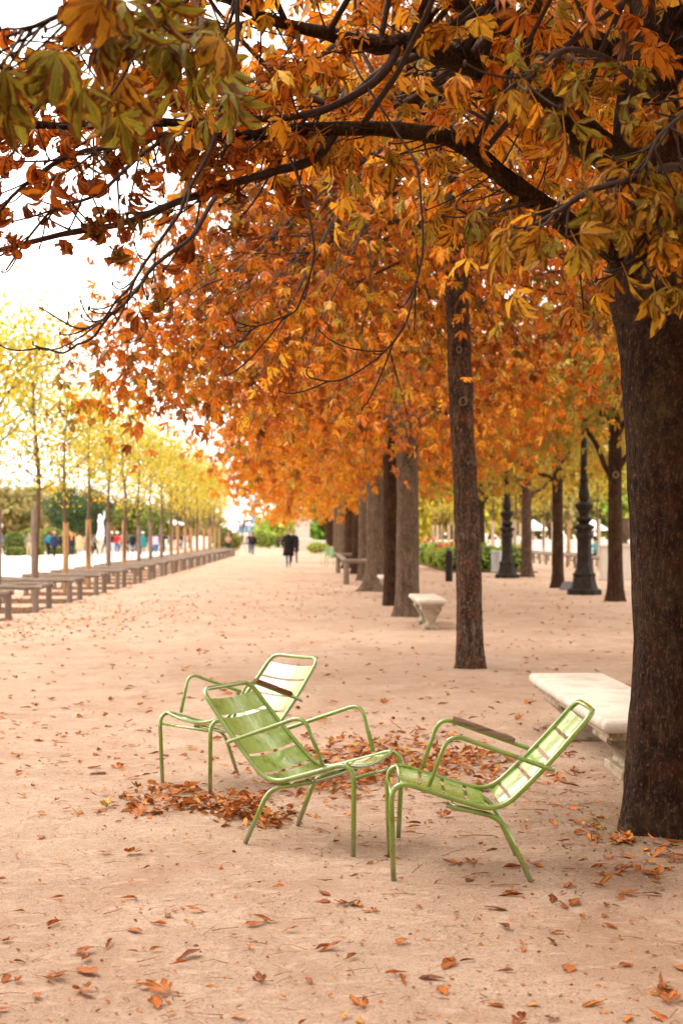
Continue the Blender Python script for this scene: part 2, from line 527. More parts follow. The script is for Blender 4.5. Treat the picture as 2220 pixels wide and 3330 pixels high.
M['logend'] = m_wood('log_end', (.30, .22, .17), (.50, .41, .33), 'Z')
M['guard_grey'] = m_wood('grey_trunk_guard', (.13, .085, .065), (.34, .25, .205), 'Z', .8)
M['guard_tan'] = m_wood('tan_trunk_guard', (.30, .155, .065), (.52, .32, .165), 'Z', .8)
M['guard_pale'] = m_wood('pale_trunk_guard', (.42, .31, .22), (.62, .50, .38), 'Z', .8)
M['marble'] = m_stone('pale_marble', (.56, .49, .41), (.30, .235, .17), .7)
M['mossy'] = m_stone('mossy_limestone', (.40, .32, .235), (.19, .135, .085), .65, (.125, .095, .022))
M['lime'] = m_stone('limestone', (.52, .45, .38), (.36, .30, .24), .5)
M['statue'] = m_stone('white_marble', (.82, .80, .77), (.62, .60, .56), .3)
M['iron'] = m_iron()
M['bronze'] = m_plain('blue_grey_bronze', (.16, .24, .29), .6, .4, .2)
M['zinc'] = m_plain('zinc_metal', (.42, .42, .41), .45, .4, .15, metal=.5)

# ------------------------------------------------------------------ ground
def ground():
    ys = np.concatenate([np.linspace(-60, 1, 12), np.linspace(1.5, 14, 90), np.linspace(14.5, 60, 60), np.linspace(65, 140, 16), np.array([180, 260, 400, 700, 1200, 2000])])
    xs = np.concatenate([np.array([-1500, -600, -200, -80, -40, -20]), np.linspace(-10, 10, 110), np.array([15, 20, 40, 80, 200, 600, 1500])])
    X, Y = np.meshgrid(xs, ys)
    near = np.clip((40 - np.abs(Y - 10)) / 30, 0, 1) * np.clip((12 - np.abs(X)) / 4, 0, 1)
    Z = near * (.0035 * np.sin(X * 2.3 + Y * 1.1) + .003 * np.sin(Y * 3.1 - X * 1.7 + 1) + .002 * np.sin(X * 7.1 + 2) * np.sin(Y * 6.3) - .006)
    d = np.hypot(X - 1.86, Y - 7.35)
    Z += .035 * np.exp(-(d / .75) ** 2)
    nx = len(xs)
    F = [(j * nx + i, j * nx + i + 1, (j + 1) * nx + i + 1, (j + 1) * nx + i) for j in range(len(ys) - 1) for i in range(nx - 1)]
    m = MB(); m.add(np.stack([X, Y, Z], -1).reshape(-1, 3), F)
    return tag(m.build('sandy_ground', M['sand']), kind='structure')


ground()
m = MB(); m.add([(-60, 14, .004), (-8.1, 14, .004), (-8.1, 128, .004), (-60, 128, .004)], [(0, 1, 2, 3)])  # sheet over the open sand, its daylight brightness put into the colour
tag(m.build('bright_walk_sheet', m_plain('daylit_sand', (.60, .54, .47), .95, .1, .12, 9), smooth=False), kind='structure')

# ------------------------------------------------------------------ leaves
def leaflet(n, L, W, phi0, droop, fold, r, jit=.05, twist=0.0):
    """one leaflet lying along +Y: returns verts, quads, luv"""
    V, U = [], []
    y = z = 0.0
    for i in range(n + 1):
        t = i / n
        ph = phi0 - droop * t
        if i:
            y += L / n * math.cos(ph); z += L / n * math.sin(ph)
        wd = W * max(.02, math.sin(PI * min(t, .999) ** 1.5)) ** .85 if i < n else W * .03
        a = twist * t
        for s in (-1, 0, 1):
            j = 1 + jit * r.normal() if s else 1
            ox = s * wd * math.cos(fold) * j
            oz = abs(s) * wd * math.sin(fold)
            V.append((ox * math.cos(a) - oz * math.sin(a), y - oz * math.sin(ph) * .7, z + oz * math.cos(a) + ox * math.sin(a)))
            U.append((s, t))
    F = []
    for i in range(n):
        for k in (0, 1):
            F.append((i * 3 + k, i * 3 + k + 1, i * 3 + k + 4, i * 3 + k + 3))
    return np.array(V), F, np.array(U)


def strip_leaflet(L, W, phi0, droop, r, twist=0.0):
    """cheap two-quad leaflet for foliage farther off"""
    V, U = [], []
    y = z = 0.0; pt = 0.0
    for t, wd in ((0.0, .12), (r.uniform(.52, .68), 1.0), (1.0, .10)):
        ph = phi0 - droop * (t + pt) / 2
        y += L * (t - pt) * math.cos(ph); z += L * (t - pt) * math.sin(ph); pt = t
        a = twist * t
        for s in (-1, 1):
            V.append((s * W * wd * math.cos(a), y, z + s * W * wd * math.sin(a))); U.append((s, t))
    return np.array(V), [(0, 1, 3, 2), (2, 3, 5, 4)], np.array(U)


def palmate(n, nl, r, droop=.9, pet=.5, curl=1.0, thick=.012, spread=(1.2, 1.75)):
    """palmate horse chestnut leaf, central leaflet length 1, stalk from the origin along +Y"""
    VV, FF, UU = [], [], []
    c = 0
    th = thick
    if n == 0: pv, pf = np.array([(-th, 0, 0), (th, 0, 0), (th, pet, -.02), (-th, pet, -.02)]), [(0, 1, 2, 3)]
    else: pf = [(0, 1, 2, 3), (0, 3, 5, 4), (1, 4, 5, 2)]; pv = np.array([(-th, 0, 0), (th, 0, 0), (th, pet, -.02), (-th, pet, -.02), (0, 0, th * 1.6), (0, pet, th * 1.6)])
    VV.append(pv); UU.append(np.array([(0., .5, .5)] * len(pv))); FF += pf
    c = len(pv)
    for i in range(nl):
        q = (i - (nl - 1) / 2) / ((nl - 1) / 2)
        az = q * r.uniform(*spread)
        L = (1 - .42 * abs(q) ** 1.3) * r.uniform(.88, 1.1)
        if n == 0: v, f, u = strip_leaflet(L, L * r.uniform(.15, .22), r.uniform(-.3, .1), droop * r.uniform(.6, 1.5), r, r.normal() * .5)
        else: v, f, u = leaflet(n, L, L * r.uniform(.14, .225), r.uniform(-.25, .1), droop * r.uniform(.5, 1.7) * curl, r.uniform(.12, .75) * curl, r, jit=.09, twist=r.normal() * .4)
        ca, sa = math.cos(az), math.sin(az)
        w_ = np.stack([v[:, 0] * ca + v[:, 1] * sa, -v[:, 0] * sa + v[:, 1] * ca + pet, v[:, 2]], -1)
        VV.append(w_); UU.append(np.column_stack([u, np.full(len(u), r.random())]))
        FF += [tuple(k + c for k in q_) for q_ in f]
        c += len(v)
    return np.concatenate(VV), np.array([q_ for q_ in FF]), np.concatenate(UU)


def simple_leaf(n, r, wid=.32, droop=.5):
    if n == 0:
        v, f, u = strip_leaflet(1.0, wid * r.uniform(.8, 1.2), r.uniform(-.1, .2), droop * r.uniform(.3, 1.5), r, r.normal() * .4)
        return v, np.array(f), np.column_stack([u, np.full(len(u), r.random())])
    v, f, u = leaflet(n, 1.0, wid * r.uniform(.8, 1.2), r.uniform(-.1, .2), droop * r.uniform(.3, 1.5), r.uniform(.05, .5), r)
    return v, np.array(f), np.column_stack([u, np.full(len(u), r.random())])


def rots(dirs, normals):
    """columns x, y (pointing direction), z (blade normal)"""
    y = dirs / (np.linalg.norm(dirs, axis=1)[:, None] + 1e-9)
    z = normals - y * np.sum(normals * y, 1)[:, None]
    z /= np.linalg.norm(z, axis=1)[:, None] + 1e-9
    x = np.cross(y, z)
    return np.stack([x, y, z], -1)


def quad_mesh(name, V, F, mat, lc, luv, smooth=True):
    me = bpy.data.meshes.new(name)
    me.vertices.add(len(V)); me.vertices.foreach_set('co', V.astype(np.float32).ravel())
    me.loops.add(F.size); me.loops.foreach_set('vertex_index', F.astype(np.int32).ravel())
    me.polygons.add(len(F)); me.polygons.foreach_set('loop_start', np.arange(0, F.size, 4, dtype=np.int32))
    a = me.attributes.new('lc', 'FLOAT_VECTOR', 'POINT'); a.data.foreach_set('vector', lc.astype(np.float32).ravel())
    a = me.attributes.new('luv', 'FLOAT_VECTOR', 'POINT'); a.data.foreach_set('vector', luv.astype(np.float32).ravel())
    me.materials.append(mat)
    me.update(calc_edges=True)
    if smooth: me.polygons.foreach_set('use_smooth', np.ones(len(F), bool))
    return me


def leaf_mesh(name, temps, pos, R, sc, lc, mat, smooth=True):
    N = len(pos); pick = rng.integers(0, len(temps), N)
    VV, FF, LC, UV = [], [], [], []; off = 0
    for k, (tv, tf, tu) in enumerate(temps):
        ix = np.nonzero(pick == k)[0]
        if not len(ix): continue
        P = np.einsum('nij,vj->nvi', R[ix], tv) * sc[ix][:, None, None] + pos[ix][:, None, :]
        nv = len(tv)
        VV.append(P.reshape(-1, 3))
        FF.append((tf[None] + (np.arange(len(ix)) * nv)[:, None, None] + off).reshape(-1, 4))
        LC.append(np.repeat(lc[ix], nv, 0)); UV.append(np.tile(tu, (len(ix), 1)))
        off += len(ix) * nv
    return quad_mesh(name, np.concatenate(VV), np.concatenate(FF), mat, np.concatenate(LC), np.concatenate(UV), smooth)


_r = np.random.default_rng(3)
T_NEAR = [palmate(7, nl, _r, droop=.9, pet=.42, spread=(.8, 1.5)) for nl in (5, 6, 7, 7, 5, 6, 5, 7, 4)]
T_CURL = [palmate(6, nl, _r, droop=1.6, curl=1.6) for nl in (5, 5, 6, 4, 5)]
T_MID = [palmate(2, nl, _r, droop=.9, thick=.010) for nl in (5, 6, 7, 5, 6, 5)]
T_T2 = [palmate(0, nl, _r, droop=1.0, thick=.010, spread=(.9, 1.7)) for nl in (5, 6, 7, 5, 6, 5, 4)]
T_FAR = [palmate(0, nl, _r, droop=.9, thick=.008) for nl in (5, 5, 6)]
T_SIMPLE = [simple_leaf(0, _r) for _ in range(4)]
T_SIMPLE1 = [simple_leaf(0, _r, .42) for _ in range(3)]
T_CRUMB = [simple_leaf(2, _r) for _ in range(4)]


def make_lc(n, hue, hsd, gfrac, gmin=.4, r=rng):
    h = np.clip(r.normal(hue, hsd, n), 0, 1)
    g = np.where(r.random(n) < gfrac, r.uniform(gmin, 1.0, n), r.uniform(0, .12, n))
    return np.stack([h, g, r.random(n)], -1)


# ------------------------------------------------------------------ trunks
def trunk_mesh(m, path, rad, nseg=28, flare=.5, fh=.22, lobes=5, ridge=.03, seed=0, knots=()):
    """lofted trunk with root flare, flutes and knots; path points, radius per point"""
    r = np.random.default_rng(seed)
    P = spline(path, 10); tt = np.linspace(0, len(rad) - 1, len(P)); R = np.interp(tt, np.arange(len(rad)), rad)
    z0 = P[0][2]
    ph = r.uniform(0, 2 * PI, 12); am = r.uniform(.4, 1, 12)
    V, F = [], []
    a = np.arange(nseg) * 2 * PI / nseg
    for i, (p, q) in enumerate(zip(P, R)):
        h = p[2] - z0
        fl = 1 + flare * math.exp(-max(h, 0) / fh) * (.75 + .45 * np.cos(lobes * a + ph[0]) + .2 * np.cos((lobes - 2) * a + ph[1]))
        rd = 1 + ridge * (am[0] * np.sin(5 * a + ph[2] + h * .5) + am[1] * np.sin(9 * a + ph[3] - h * .7) + .7 * am[2] * np.sin(14 * a + ph[4] + h * 1.3) + .6 * np.sin(3 * a + h * 1.7 + ph[5]) + .5 * np.sin(h * 4.1 + ph[6] + 2 * a)) + .012 * r.normal(size=nseg)
        for (kz, ka, kr, kh) in knots:
            rd = rd + kh * np.exp(-((h - kz) / kr) ** 2) * np.exp(-(np.angle(np.exp(1j * (a - ka))) / .7) ** 2)
        rr = q * fl * rd
        V += [(p[0] + rr[k] * math.cos(a[k]), p[1] + rr[k] * math.sin(a[k]), p[2]) for k in range(nseg)]
    for i in range(len(P) - 1):
        for k in range(nseg):
            k2 = (k + 1) % nseg
            F.append((i * nseg + k, i * nseg + k2, (i + 1) * nseg + k2, (i + 1) * nseg + k))
    F.append(tuple((len(P) - 1) * nseg + k for k in range(nseg)))
    m.add(V, F)
    return P, R


def crown_r(z, R0=4.5, z0=3.3, H=5.9):
    return R0 * np.clip(1 - (z - z0) / H, 0, 1) ** .7 if np.isscalar(z) else R0 * np.clip(1 - (np.maximum(z, z0) - z0) / H, 0, 1) ** .7


def crown_clumps(n, r, R0=4.5, zmin=2.75, arch=1.5, z0=3.3, H=5.9, shell=.55):
    """clump centres in a dome whose underside arches up towards the trunk"""
    out = []
    while len(out) < n:
        x, y = r.uniform(-R0, R0, 2); z = r.uniform(zmin, z0 + H)
        q = math.hypot(x, y); Rz = float(crown_r(max(z, z0), R0, z0, H)) * r.uniform(.9, 1.06)
        if q > Rz: continue
        zb = zmin + arch * (1 - min(1, q / R0) ** 2)
        if z < zb: continue
        inner = q / Rz
        if inner < shell and r.random() > .35: continue
        out.append((x, y, z))
    return np.array(out)


def bez(a, b, c, k=7):
    t = np.linspace(0, 1, k)[:, None]
    return (1 - t) ** 2 * a + 2 * t * (1 - t) * b + t * t * c


def leaves_at(clumps, per, sig, r, size, ssd=.2, flat=.75, up=.9):
    n = len(clumps) * per
    c = np.repeat(clumps, per, 0)
    d = r.normal(size=(n, 3)) * sig * np.array([1, 1, flat])
    pos = c + d
    out = d / (np.linalg.norm(d, axis=1)[:, None] + 1e-6)
    dirs = out * .7 + r.normal(size=(n, 3)) * .45 + np.array([0, 0, -.55])
    nor = np.array([0, 0, up]) + r.normal(size=(n, 3)) * .5 + out * .35
    return pos, rots(dirs, nor), size * np.clip(r.normal(1, ssd, n), .5, 1.5)


def chestnut(loc, label, group, tr, fork=4.2, lean=(0, 0), seed=0, bark='bark_dark', nclump=120, per=28, sig=.42, temps=T_FAR, size=.20, hue=.47, hsd=.16, gfrac=.1,
             leafmat='leaf', R0=4.5, zmin=2.75, arch=1.5, H=5.9, nlimb=7, ntw=.5, flare=.5, rings=(), knots=(), trunkpath=None, trunkrad=None, nseg=26, nleaf_obj=0, twigmat='twig', keep=None, limb_z=(.72, 1.15), side=None):
    r = np.random.default_rng(seed)
    root = empty('chestnut_tree', (loc[0], loc[1], 0))
    tag(root, label, 'tree', group)
    m = MB()
    top = fork + 1.8
    if trunkpath is None:
        trunkpath = [(0, 0, -.03), (lean[0] * .3, lean[1] * .3, fork * .3), (lean[0] * .7, lean[1] * .7, fork * .7), (lean[0], lean[1], fork), (lean[0] * 1.3, lean[1] * 1.3, top), (lean[0] * 1.5, lean[1] * 1.5, top + 1.6)]
        trunkrad = [tr * 1.08, tr, tr * .93, tr * .9, tr * .55, tr * .2]
    P, R = trunk_mesh(m, trunkpath, trunkrad, nseg, flare, seed=seed, knots=knots, ridge=.035)
    to = m.build('trunk', M[bark], root)
    for (kz, ka, kr) in rings:      # ring scars where limbs were sawn off
        i = np.argmin(abs(P[:, 2] - kz)); q = P[i]; rr = R[i] * .97
        ring = MB()
        nrm = np.array([math.cos(ka), math.sin(ka), 0]); sd_ = np.array([-math.sin(ka), math.cos(ka), 0])
        cpt = q + nrm * rr
        th = np.linspace(0, 2 * PI, 15)
        pts = [cpt + nrm * .006 + sd_ * kr * math.cos(t) + np.array([0, 0, kr * 1.12 * math.sin(t)]) for t in th]
        ring.tube(pts, kr * .30, 6, False)
        ring.build('pruning_scar', M['bark_scar'], to)
    # limbs
    ends = []
    limbs = []
    for i in range(nlimb):
        az = 2 * PI * i / nlimb + r.uniform(-.35, .35)
        zz = fork * r.uniform(*limb_z)
        k = np.argmin(abs(P[:, 2] - zz)); a = P[k]
        ze = r.uniform(zz + .9, zz + 2.6); q = float(crown_r(ze, R0, 3.3, H)) * r.uniform(.62, .85)
        e = np.array([a[0] + q * math.cos(az), a[1] + q * math.sin(az), ze])
        mid = (a + e) / 2 + np.array([0, 0, r.uniform(.2, .7)])
        pts = bez(a, mid, e, 9); pts[1:-1] += r.normal(size=(7, 3)) * .06
        b = MB(); b.tube(pts, np.linspace(tr * .42, .022, 9), 7, False)
        b.build('branch', M[bark], root)
        limbs.append(pts)
    LP = np.concatenate(limbs)
    cl = crown_clumps(nclump, r, R0, zmin, arch, 3.3, H)
    if keep is not None: cl = cl[np.array([keep(c + np.array([loc[0], loc[1], 0])) for c in cl])]
    tw = MB()
    for c in cl[r.random(len(cl)) < ntw]:
        k = np.argmin(np.linalg.norm(LP - c, axis=1) + r.random(len(LP)) * .5); a = LP[k]
        mid = (a + c) / 2 + np.array([0, 0, .15]) + r.normal(size=3) * .2
        pts = bez(a, mid, c, 6)
        tw.tube(pts, np.linspace(.020, .006, 6), 5, False)
        for _ in range(2):
            e = c + r.normal(size=3) * np.array([.5, .5, .35]); s = pts[r.integers(2, 5)]
            tw.tube(bez(s, (s + e) / 2 + r.normal(size=3) * .08, e, 5), np.linspace(.010, .004, 5), 4, False)
    pos, Rm, sc = leaves_at(cl, per, sig, r, size)
    # foliage keeps clear of the stem itself
    ax = np.stack([np.interp(pos[:, 2], P[:, 2], P[:, 0]), np.interp(pos[:, 2], P[:, 2], P[:, 1])], -1)
    ok = (np.hypot(*(pos[:, :2] - ax).T) > tr * 1.5) & (pos[:, 2] > zmin - .45)
    if side: ok &= (pos[:, 0] + loc[0]) > side * np.maximum(pos[:, 1] + loc[1], 0)
    pos, Rm, sc = pos[ok], Rm[ok], sc[ok]
    lc = make_lc(len(pos), hue, hsd, gfrac, r=r)
    ch = r.normal(size=len(cl)) * .15
    olive = np.repeat((r.random(len(cl)) < .16) * r.uniform(.3, .9, len(cl)), per)[ok]
    lc[:, 1] = np.clip(lc[:, 1] + olive * r.random(len(pos)), 0, 1)
    lc[:, 0] = np.clip(lc[:, 0] + np.repeat(ch, per)[ok], 0, 1)
    sing = np.zeros(len(pos), bool)
    if nleaf_obj:       # the leaves that show largest are picked out one by one
        wp = pos + np.array([loc[0], loc[1], 0])
        px = wp[:, 0] / wp[:, 1] * FPX + 1010; py = 1738 - (wp[:, 2] - CAM_H) / wp[:, 1] * FPX
        vis = (px > 0) & (px < 2220) & (py > 0)
        order = np.argsort(np.where(vis, wp[:, 1], 1e9))
        sing[order[:nleaf_obj]] = True
    me = leaf_mesh('foliage', temps, pos[~sing], Rm[~sing], sc[~sing], lc[~sing], M[leafmat])
    crown = link(bpy.data.objects.new('crown', me), root)
    crown['kind'] = 'stuff'
    if len(tw.v): tw.build('twigs', M[twigmat], root)['kind'] = 'stuff'
    if nleaf_obj:
        single_leaves(crown, temps, pos[sing], Rm[sing], sc[sing], lc[sing], M[leafmat])
    return root, crown, P, R


def single_leaves(crown, temps, pos, Rm, sc, lc, mat):
    """leaf objects that share a few meshes, sorted into hue classes"""
    cache = {}
    for p, R_, s, c in zip(pos, Rm, sc, lc):
        k = int(rng.integers(0, len(temps))); hb = int(c[0] * 5); gb = int(c[1] * 2.99)
        key = (k, hb, gb)
        if key not in cache:
            tv, tf, tu = temps[k]
            cache[key] = quad_mesh('leaf', tv, tf, mat, np.tile([(hb + .5) / 5, min(.95, gb * .42), rng.random()], (len(tv), 1)), tu)
        o = bpy.data.objects.new('leaf', cache[key])
        COL.objects.link(o); o.parent = crown
        mt = Matrix([list(R_[i]) for i in range(3)]).to_4x4()
        o.matrix_basis = Matrix.Translation(Vector(p)) @ mt @ Matrix.Scale(float(s), 4)


M['bark_scar'] = m_plain('pruning_scar_bark', (.19, .135, .09), .85, .15, .25, 30)

# ------------------------------------------------------------------ the chestnut row on the right
ROW_X = 1.83
ROWL = 'horse chestnuts along the right of the alley'
# the big tree close by: trunk and limbs first, foliage below
def big_tree():
    root = empty('chestnut_tree', (1.86, 7.35, 0))
    tag(root, 'big dark-barked chestnut tree at the right edge beside the chairs, largest trunk', 'tree', ROWL)
    o0 = np.array([1.86, 7.35, 0])
    m = MB()
    path = [(0.0, 0, -.05), (0.01, 0, .3), (.03, 0, 1.0), (.015, 0, 1.8), (.0, 0, 2.4), (-.03, 0, 2.9), (-.05, 0, 3.5), (-.02, .05, 4.3), (.06, .1, 5.3), (.1, .1, 6.5)]
    rad = [.245, .235, .215, .22, .235, .255, .235, .19, .14, .06]
    P, R = trunk_mesh(m, path, rad, 64, .30, .14, 5, .026, seed=11, knots=((2.85, PI, .22, .12), (2.35, PI * 1.1, .14, .05), (1.3, PI * 1.2, .15, .035), (.7, PI * 1.35, .2, .04), (1.9, PI * 1.4, .12, .03)))
    to = m.build('trunk', M['bark_dark'], root)
    Y0 = 7.35
    B = {
     'b1': ([(2140, 900, 7.35), (2040, 560, 7.3), (1900, 445, 7.25), (1726, 311, 7.15), (1560, 220, 7.05), (1420, 156, 7.0), (1300, 135, 6.95), (1110, 118, 6.85), (900, 60, 6.7), (700, -30, 6.6)], .105, .014),
     'b2': ([(2150, 420, 7.4), (2030, 200, 7.5), (1850, 130, 7.5), (1648, 78, 7.5), (1450, -10, 7.4), (1250, -130, 7.3)], .085, .02),
     'b3': ([(2120, 960, 7.35), (1960, 800, 7.25), (1850, 735, 7.2), (1747, 658, 7.15), (1640, 570, 7.05), (1535, 496, 7.0), (1407, 446, 6.9), (1200, 420, 6.8), (984, 430, 6.7), (736, 437, 6.6), (588, 411, 6.5), (311, 411, 6.35), (0, 404, 6.2), (-220, 385, 6.1)], .062, .009),
     'b4': ([(1095, 424, 6.75), (1062, 470, 6.72), (1005, 524, 6.7), (878, 559, 6.65), (722, 616, 6.6), (602, 651, 6.5), (453, 708, 6.45), (248, 757, 6.35), (0, 821, 6.25), (-160, 865, 6.2)], .026, .009),
     'b5': ([(790, -120, 5.6), (772, 0, 5.6), (768, 177, 5.6), (708, 396, 5.6), (680, 496, 5.6), (602, 637, 5.6), (559, 722, 5.6), (488, 842, 5.6), (425, 934, 5.6), (368, 1005, 5.6), (311, 1048, 5.6), (234, 1065, 5.62), (127, 998, 5.65)], .0105, .0032),
     'b6': ([(700, 640, 6.0), (620, 770, 5.9), (540, 840, 5.85), (469, 900, 5.8), (411, 989, 5.75), (353, 1038, 5.75), (286, 1114, 5.75), (223, 1145, 5.75), (156, 1145, 5.75), (107, 1110, 5.75)], .0095, .0032),
     'b7': ([(1138, 184, 6.9), (1287, 425, 6.5), (1344, 510, 6.4), (1372, 637, 6.3), (1375, 814, 6.2), (1351, 956, 6.15), (1294, 1090, 6.1), (1218, 1174, 6.1), (1103, 1236, 6.1), (1027, 1228, 6.1), (1004, 1193, 6.1)], .0062, .003),
     'b8': ([(920, 450, 6.6), (975, 620, 6.4), (1020, 760, 6.3), (1025, 850, 6.3), (965, 998, 6.3), (912, 1037, 6.3), (835, 1062, 6.3), (774, 1046, 6.3), (751, 1021, 6.3)], .0058, .003),
     'c1': ([(2150, 640, 7.2), (2210, 560, 6.3), (2180, 540, 5.4), (2060, 580, 4.95), (1930, 620, 4.8), (1800, 690, 4.7), (1700, 760, 4.7)], .022, .005),
     'c2': ([(2240, 560, 6.3), (2290, 640, 5.3), (2220, 730, 5.0), (2130, 800, 4.95), (2050, 850, 4.9), (1960, 880, 4.9)], .016, .004),
     'c3': ([(2150, 330, 7.2), (2000, 200, 5.9), (1850, 160, 5.2), (1740, 220, 4.9), (1640, 300, 4.75)], .016, .005),
     'c6': ([(2230, 330, 7.1), (2290, 250, 6.0), (2240, 330, 5.2), (2150, 430, 4.95), (2080, 560, 4.85)], .014, .004),
     'c7': ([(2290, 640, 5.3), (2230, 650, 5.0), (2150, 700, 4.9), (2090, 770, 4.85)], .010, .004),
     'c4': ([(1300, -250, 6.2), (1000, -190, 5.2), (700, -120, 4.5), (420, -50, 4.2), (180, 60, 4.15), (20, 120, 4.15)], .018, .005),
     'c5': ([(700, -120, 4.5), (600, 0, 4.4), (500, 70, 4.35), (400, 200, 4.3)], .010, .004),
     'd1': ([(1300, 135, 6.95), (1240, 250, 6.8), (1110, 330, 6.7), (930, 380, 6.6), (700, 395, 6.5), (420, 470, 6.4), (200, 520, 6.3), (60, 620, 6.3), (-60, 760, 6.3)], .022, .006),
     'd2': ([(1420, 156, 7.0), (1240, 230, 7.2), (1100, 330, 7.3), (960, 300, 7.3), (760, 290, 7.2), (520, 330, 7.0), (250, 330, 6.9), (40, 260, 6.9)], .024, .006),
     'd3': ([(900, 60, 6.7), (640, 110, 6.6), (380, 90, 6.5), (160, 180, 6.4), (-40, 330, 6.4)], .014, .005),
     'd4': ([(588, 411, 6.5), (440, 520, 6.3), (300, 640, 6.2), (150, 700, 6.2), (20, 880, 6.2)], .010, .004),
     'd5': ([(1648, 78, 7.5), (1500, 200, 7.9), (1330, 320, 8.2), (1150, 340, 8.3), (900, 250, 8.4)], .030, .008),
     'd6': ([(1747, 658, 7.15), (1640, 680, 6.7), (1560, 700, 6.4), (1480, 680, 6.3)], .010, .004),
    }
    BP = {}
    for k, (pp, r0, r1) in B.items():
        pts = spline([at(*q) - o0 for q in pp], 5)
        kk = np.arange(0, len(pts) + 4, 4); kn = rng.normal(size=(len(kk), 3)) * (.012 if r0 > .03 else .007)
        pts[1:-1] += np.stack([np.interp(np.arange(1, len(pts) - 1), kk, kn[:, q]) for q in range(3)], -1)
        b = MB(); b.tube(pts, np.linspace(r0, r1, len(pts)) * (1 + .10 * np.abs(rng.normal(size=len(pts)))), 10 if r0 > .03 else 7, True)
        b.build('branch', M['bark_dark'] if r0 > .03 else M['twig'], root)
        BP[k] = pts
    tw = MB(); sl = []        # (pos, dir, size, hue, green, curl)
    def sprays(key, t0, t1, n, ln, nleaf, size, hue, green, curl=0.0, droop=.7, hs_=.1, gs=.25, up=0.0):
        pts = BP[key]
        for q_ in range(n):
            i = int((t0 + (t1 - t0) * (q_ + rng.random()) / n) * (len(pts) - 2)); a = pts[i]; tg = pts[i + 1] - pts[i]; tg /= np.linalg.norm(tg) + 1e-9
            d = tg * .6 + rng.normal(size=3) * np.array([.6, .6, .35]) + np.array([0, 0, up - .15]); d /= np.linalg.norm(d)
            L = ln * rng.uniform(.4, 1.2); e = a + d * L + np.array([0, 0, -.12 * L])
            tw.tube(bez(a, (a + e) / 2 + rng.normal(size=3) * .04 * L - np.array([0, 0, .1 * L]), e, 6), np.linspace(.0055, .0035, 6), 5)
            tw.blob(e, (.007, .007, .012), 5, 4)
            for j in range(max(1, int(rng.poisson(nleaf)))):
                ld = d * .5 + rng.normal(size=3) * .55 + np.array([0, 0, -droop])
                sl.append((e + rng.normal(size=3) * .02, ld, size * rng.uniform(.75, 1.2), np.clip(hue + rng.normal() * hs_, 0, 1), np.clip(green + rng.normal() * gs, 0, 1), curl))
    # greenish leaves close to the lens, upper left
    sprays('c4', .45, .98, 16, .22, 2.0, .165, .62, .85, 0, 1.1)
    sprays('c5', .2, 1.0, 9, .22, 2.0, .165, .60, .9, 0, 1.2)
    sprays('b5', .02, .22, 6, .30, 1.8, .150, .62, .8, 0, .9)
    # greenish gold leaves close to the lens, right
    sprays('c1', .25, 1.0, 24, .16, 1.9, .125, .74, .5, 0, .6)
    sprays('c2', .2, .9, 10, .13, 1.8, .120, .85, .45, 0, .5)
    sprays('c6', .2, 1.0, 20, .20, 2.0, .135, .70, .6, 0, .7)
    sprays('c7', .15, 1.0, 13, .15, 1.9, .125, .8, .5, 0, .6)
    sprays('c3', .25, 1.0, 14, .24, 1.9, .135, .62, .65, 0, .8)
    # amber leaves in focus along the long branch
    sprays('b3', .12, .62, 28, .34, 2.2, .140, .66, .25, 0, 1.0)
    sprays('d6', .2, 1.0, 8, .22, 2.0, .135, .66, .3, 0, .9)
    sprays('b1', .15, 1.0, 28, .36, 2.3, .140, .66, .22, 0, 1.0, up=.1)
    sprays('b2', .2, 1.0, 14, .36, 2.3, .140, .66, .2, 0, .9)
    sprays('d5', .2, 1.0, 18, .36, 2.3, .135, .66, .15, 0, .9)
    # dry curled rust leaves out to the left, against the sky
    sprays('b3', .62, 1.0, 40, .30, 1.7, .155, .27, .12, 1, .8)
    sprays('b4', .25, 1.0, 11, .24, 1.3, .150, .20, .05, 1, .9)
    sprays('d1', .3, .8, 24, .28, 1.5, .150, .26, .08, 1, .8)
    sprays('d2', .3, 1.0, 60, .30, 1.8, .155, .42, .1, 1, .8)
    sprays('d3', .1, 1.0, 70, .30, 1.9, .155, .42, .1, 1, .8)
    sprays('d4', .2, .8, 6, .22, 1.2, .145, .20, .0, 1, .9)
    sprays('b6', .1, .6, 4, .16, 1.0, .13, .2, .0, 1, .9)
    # bare tip twigs with buds
    for key in ('b4', 'b5', 'b6', 'd1', 'd4', 'b7', 'b8'):
        pts = BP[key]
        for _ in range(9):
            i = int(rng.uniform(.25, .98) * (len(pts) - 2)); a = pts[i]; tg = pts[i + 1] - a; tg /= np.linalg.norm(tg)
            d = tg * .8 + rng.normal(size=3) * .4 + np.array([0, 0, -.1]); L = rng.uniform(.05, .28); e = a + d * L
            e2 = e + np.array([0, 0, .25 * L])
            tw.tube(bez(a, a + d * L * .7 - np.array([0, 0, .08 * L]), e2, 6), np.linspace(.0042, .0028, 6), 5); tw.blob(e2, (.005, .005, .010), 5, 4)
    tw.build('twigs', M['twig'], root)['kind'] = 'stuff'
    tb = trunk_mesh
    # deeper foliage of the same crown
    r = np.random.default_rng(21)
    cl = []
    while len(cl) < 330:
        x = r.uniform(-2.6, 5.0); y = r.uniform(-4.4, 4.6); z = r.uniform(3.85, 8.5)
        q = math.hypot(x * .95, y)
        if q > float(crown_r(max(z, 3.3))) * 1.02: continue
        if z < 3.85 + .15 * y: continue
        if x < -1.9 + .25 * (z - 4) and r.random() > .12: continue
        cl.append((x, y, z))
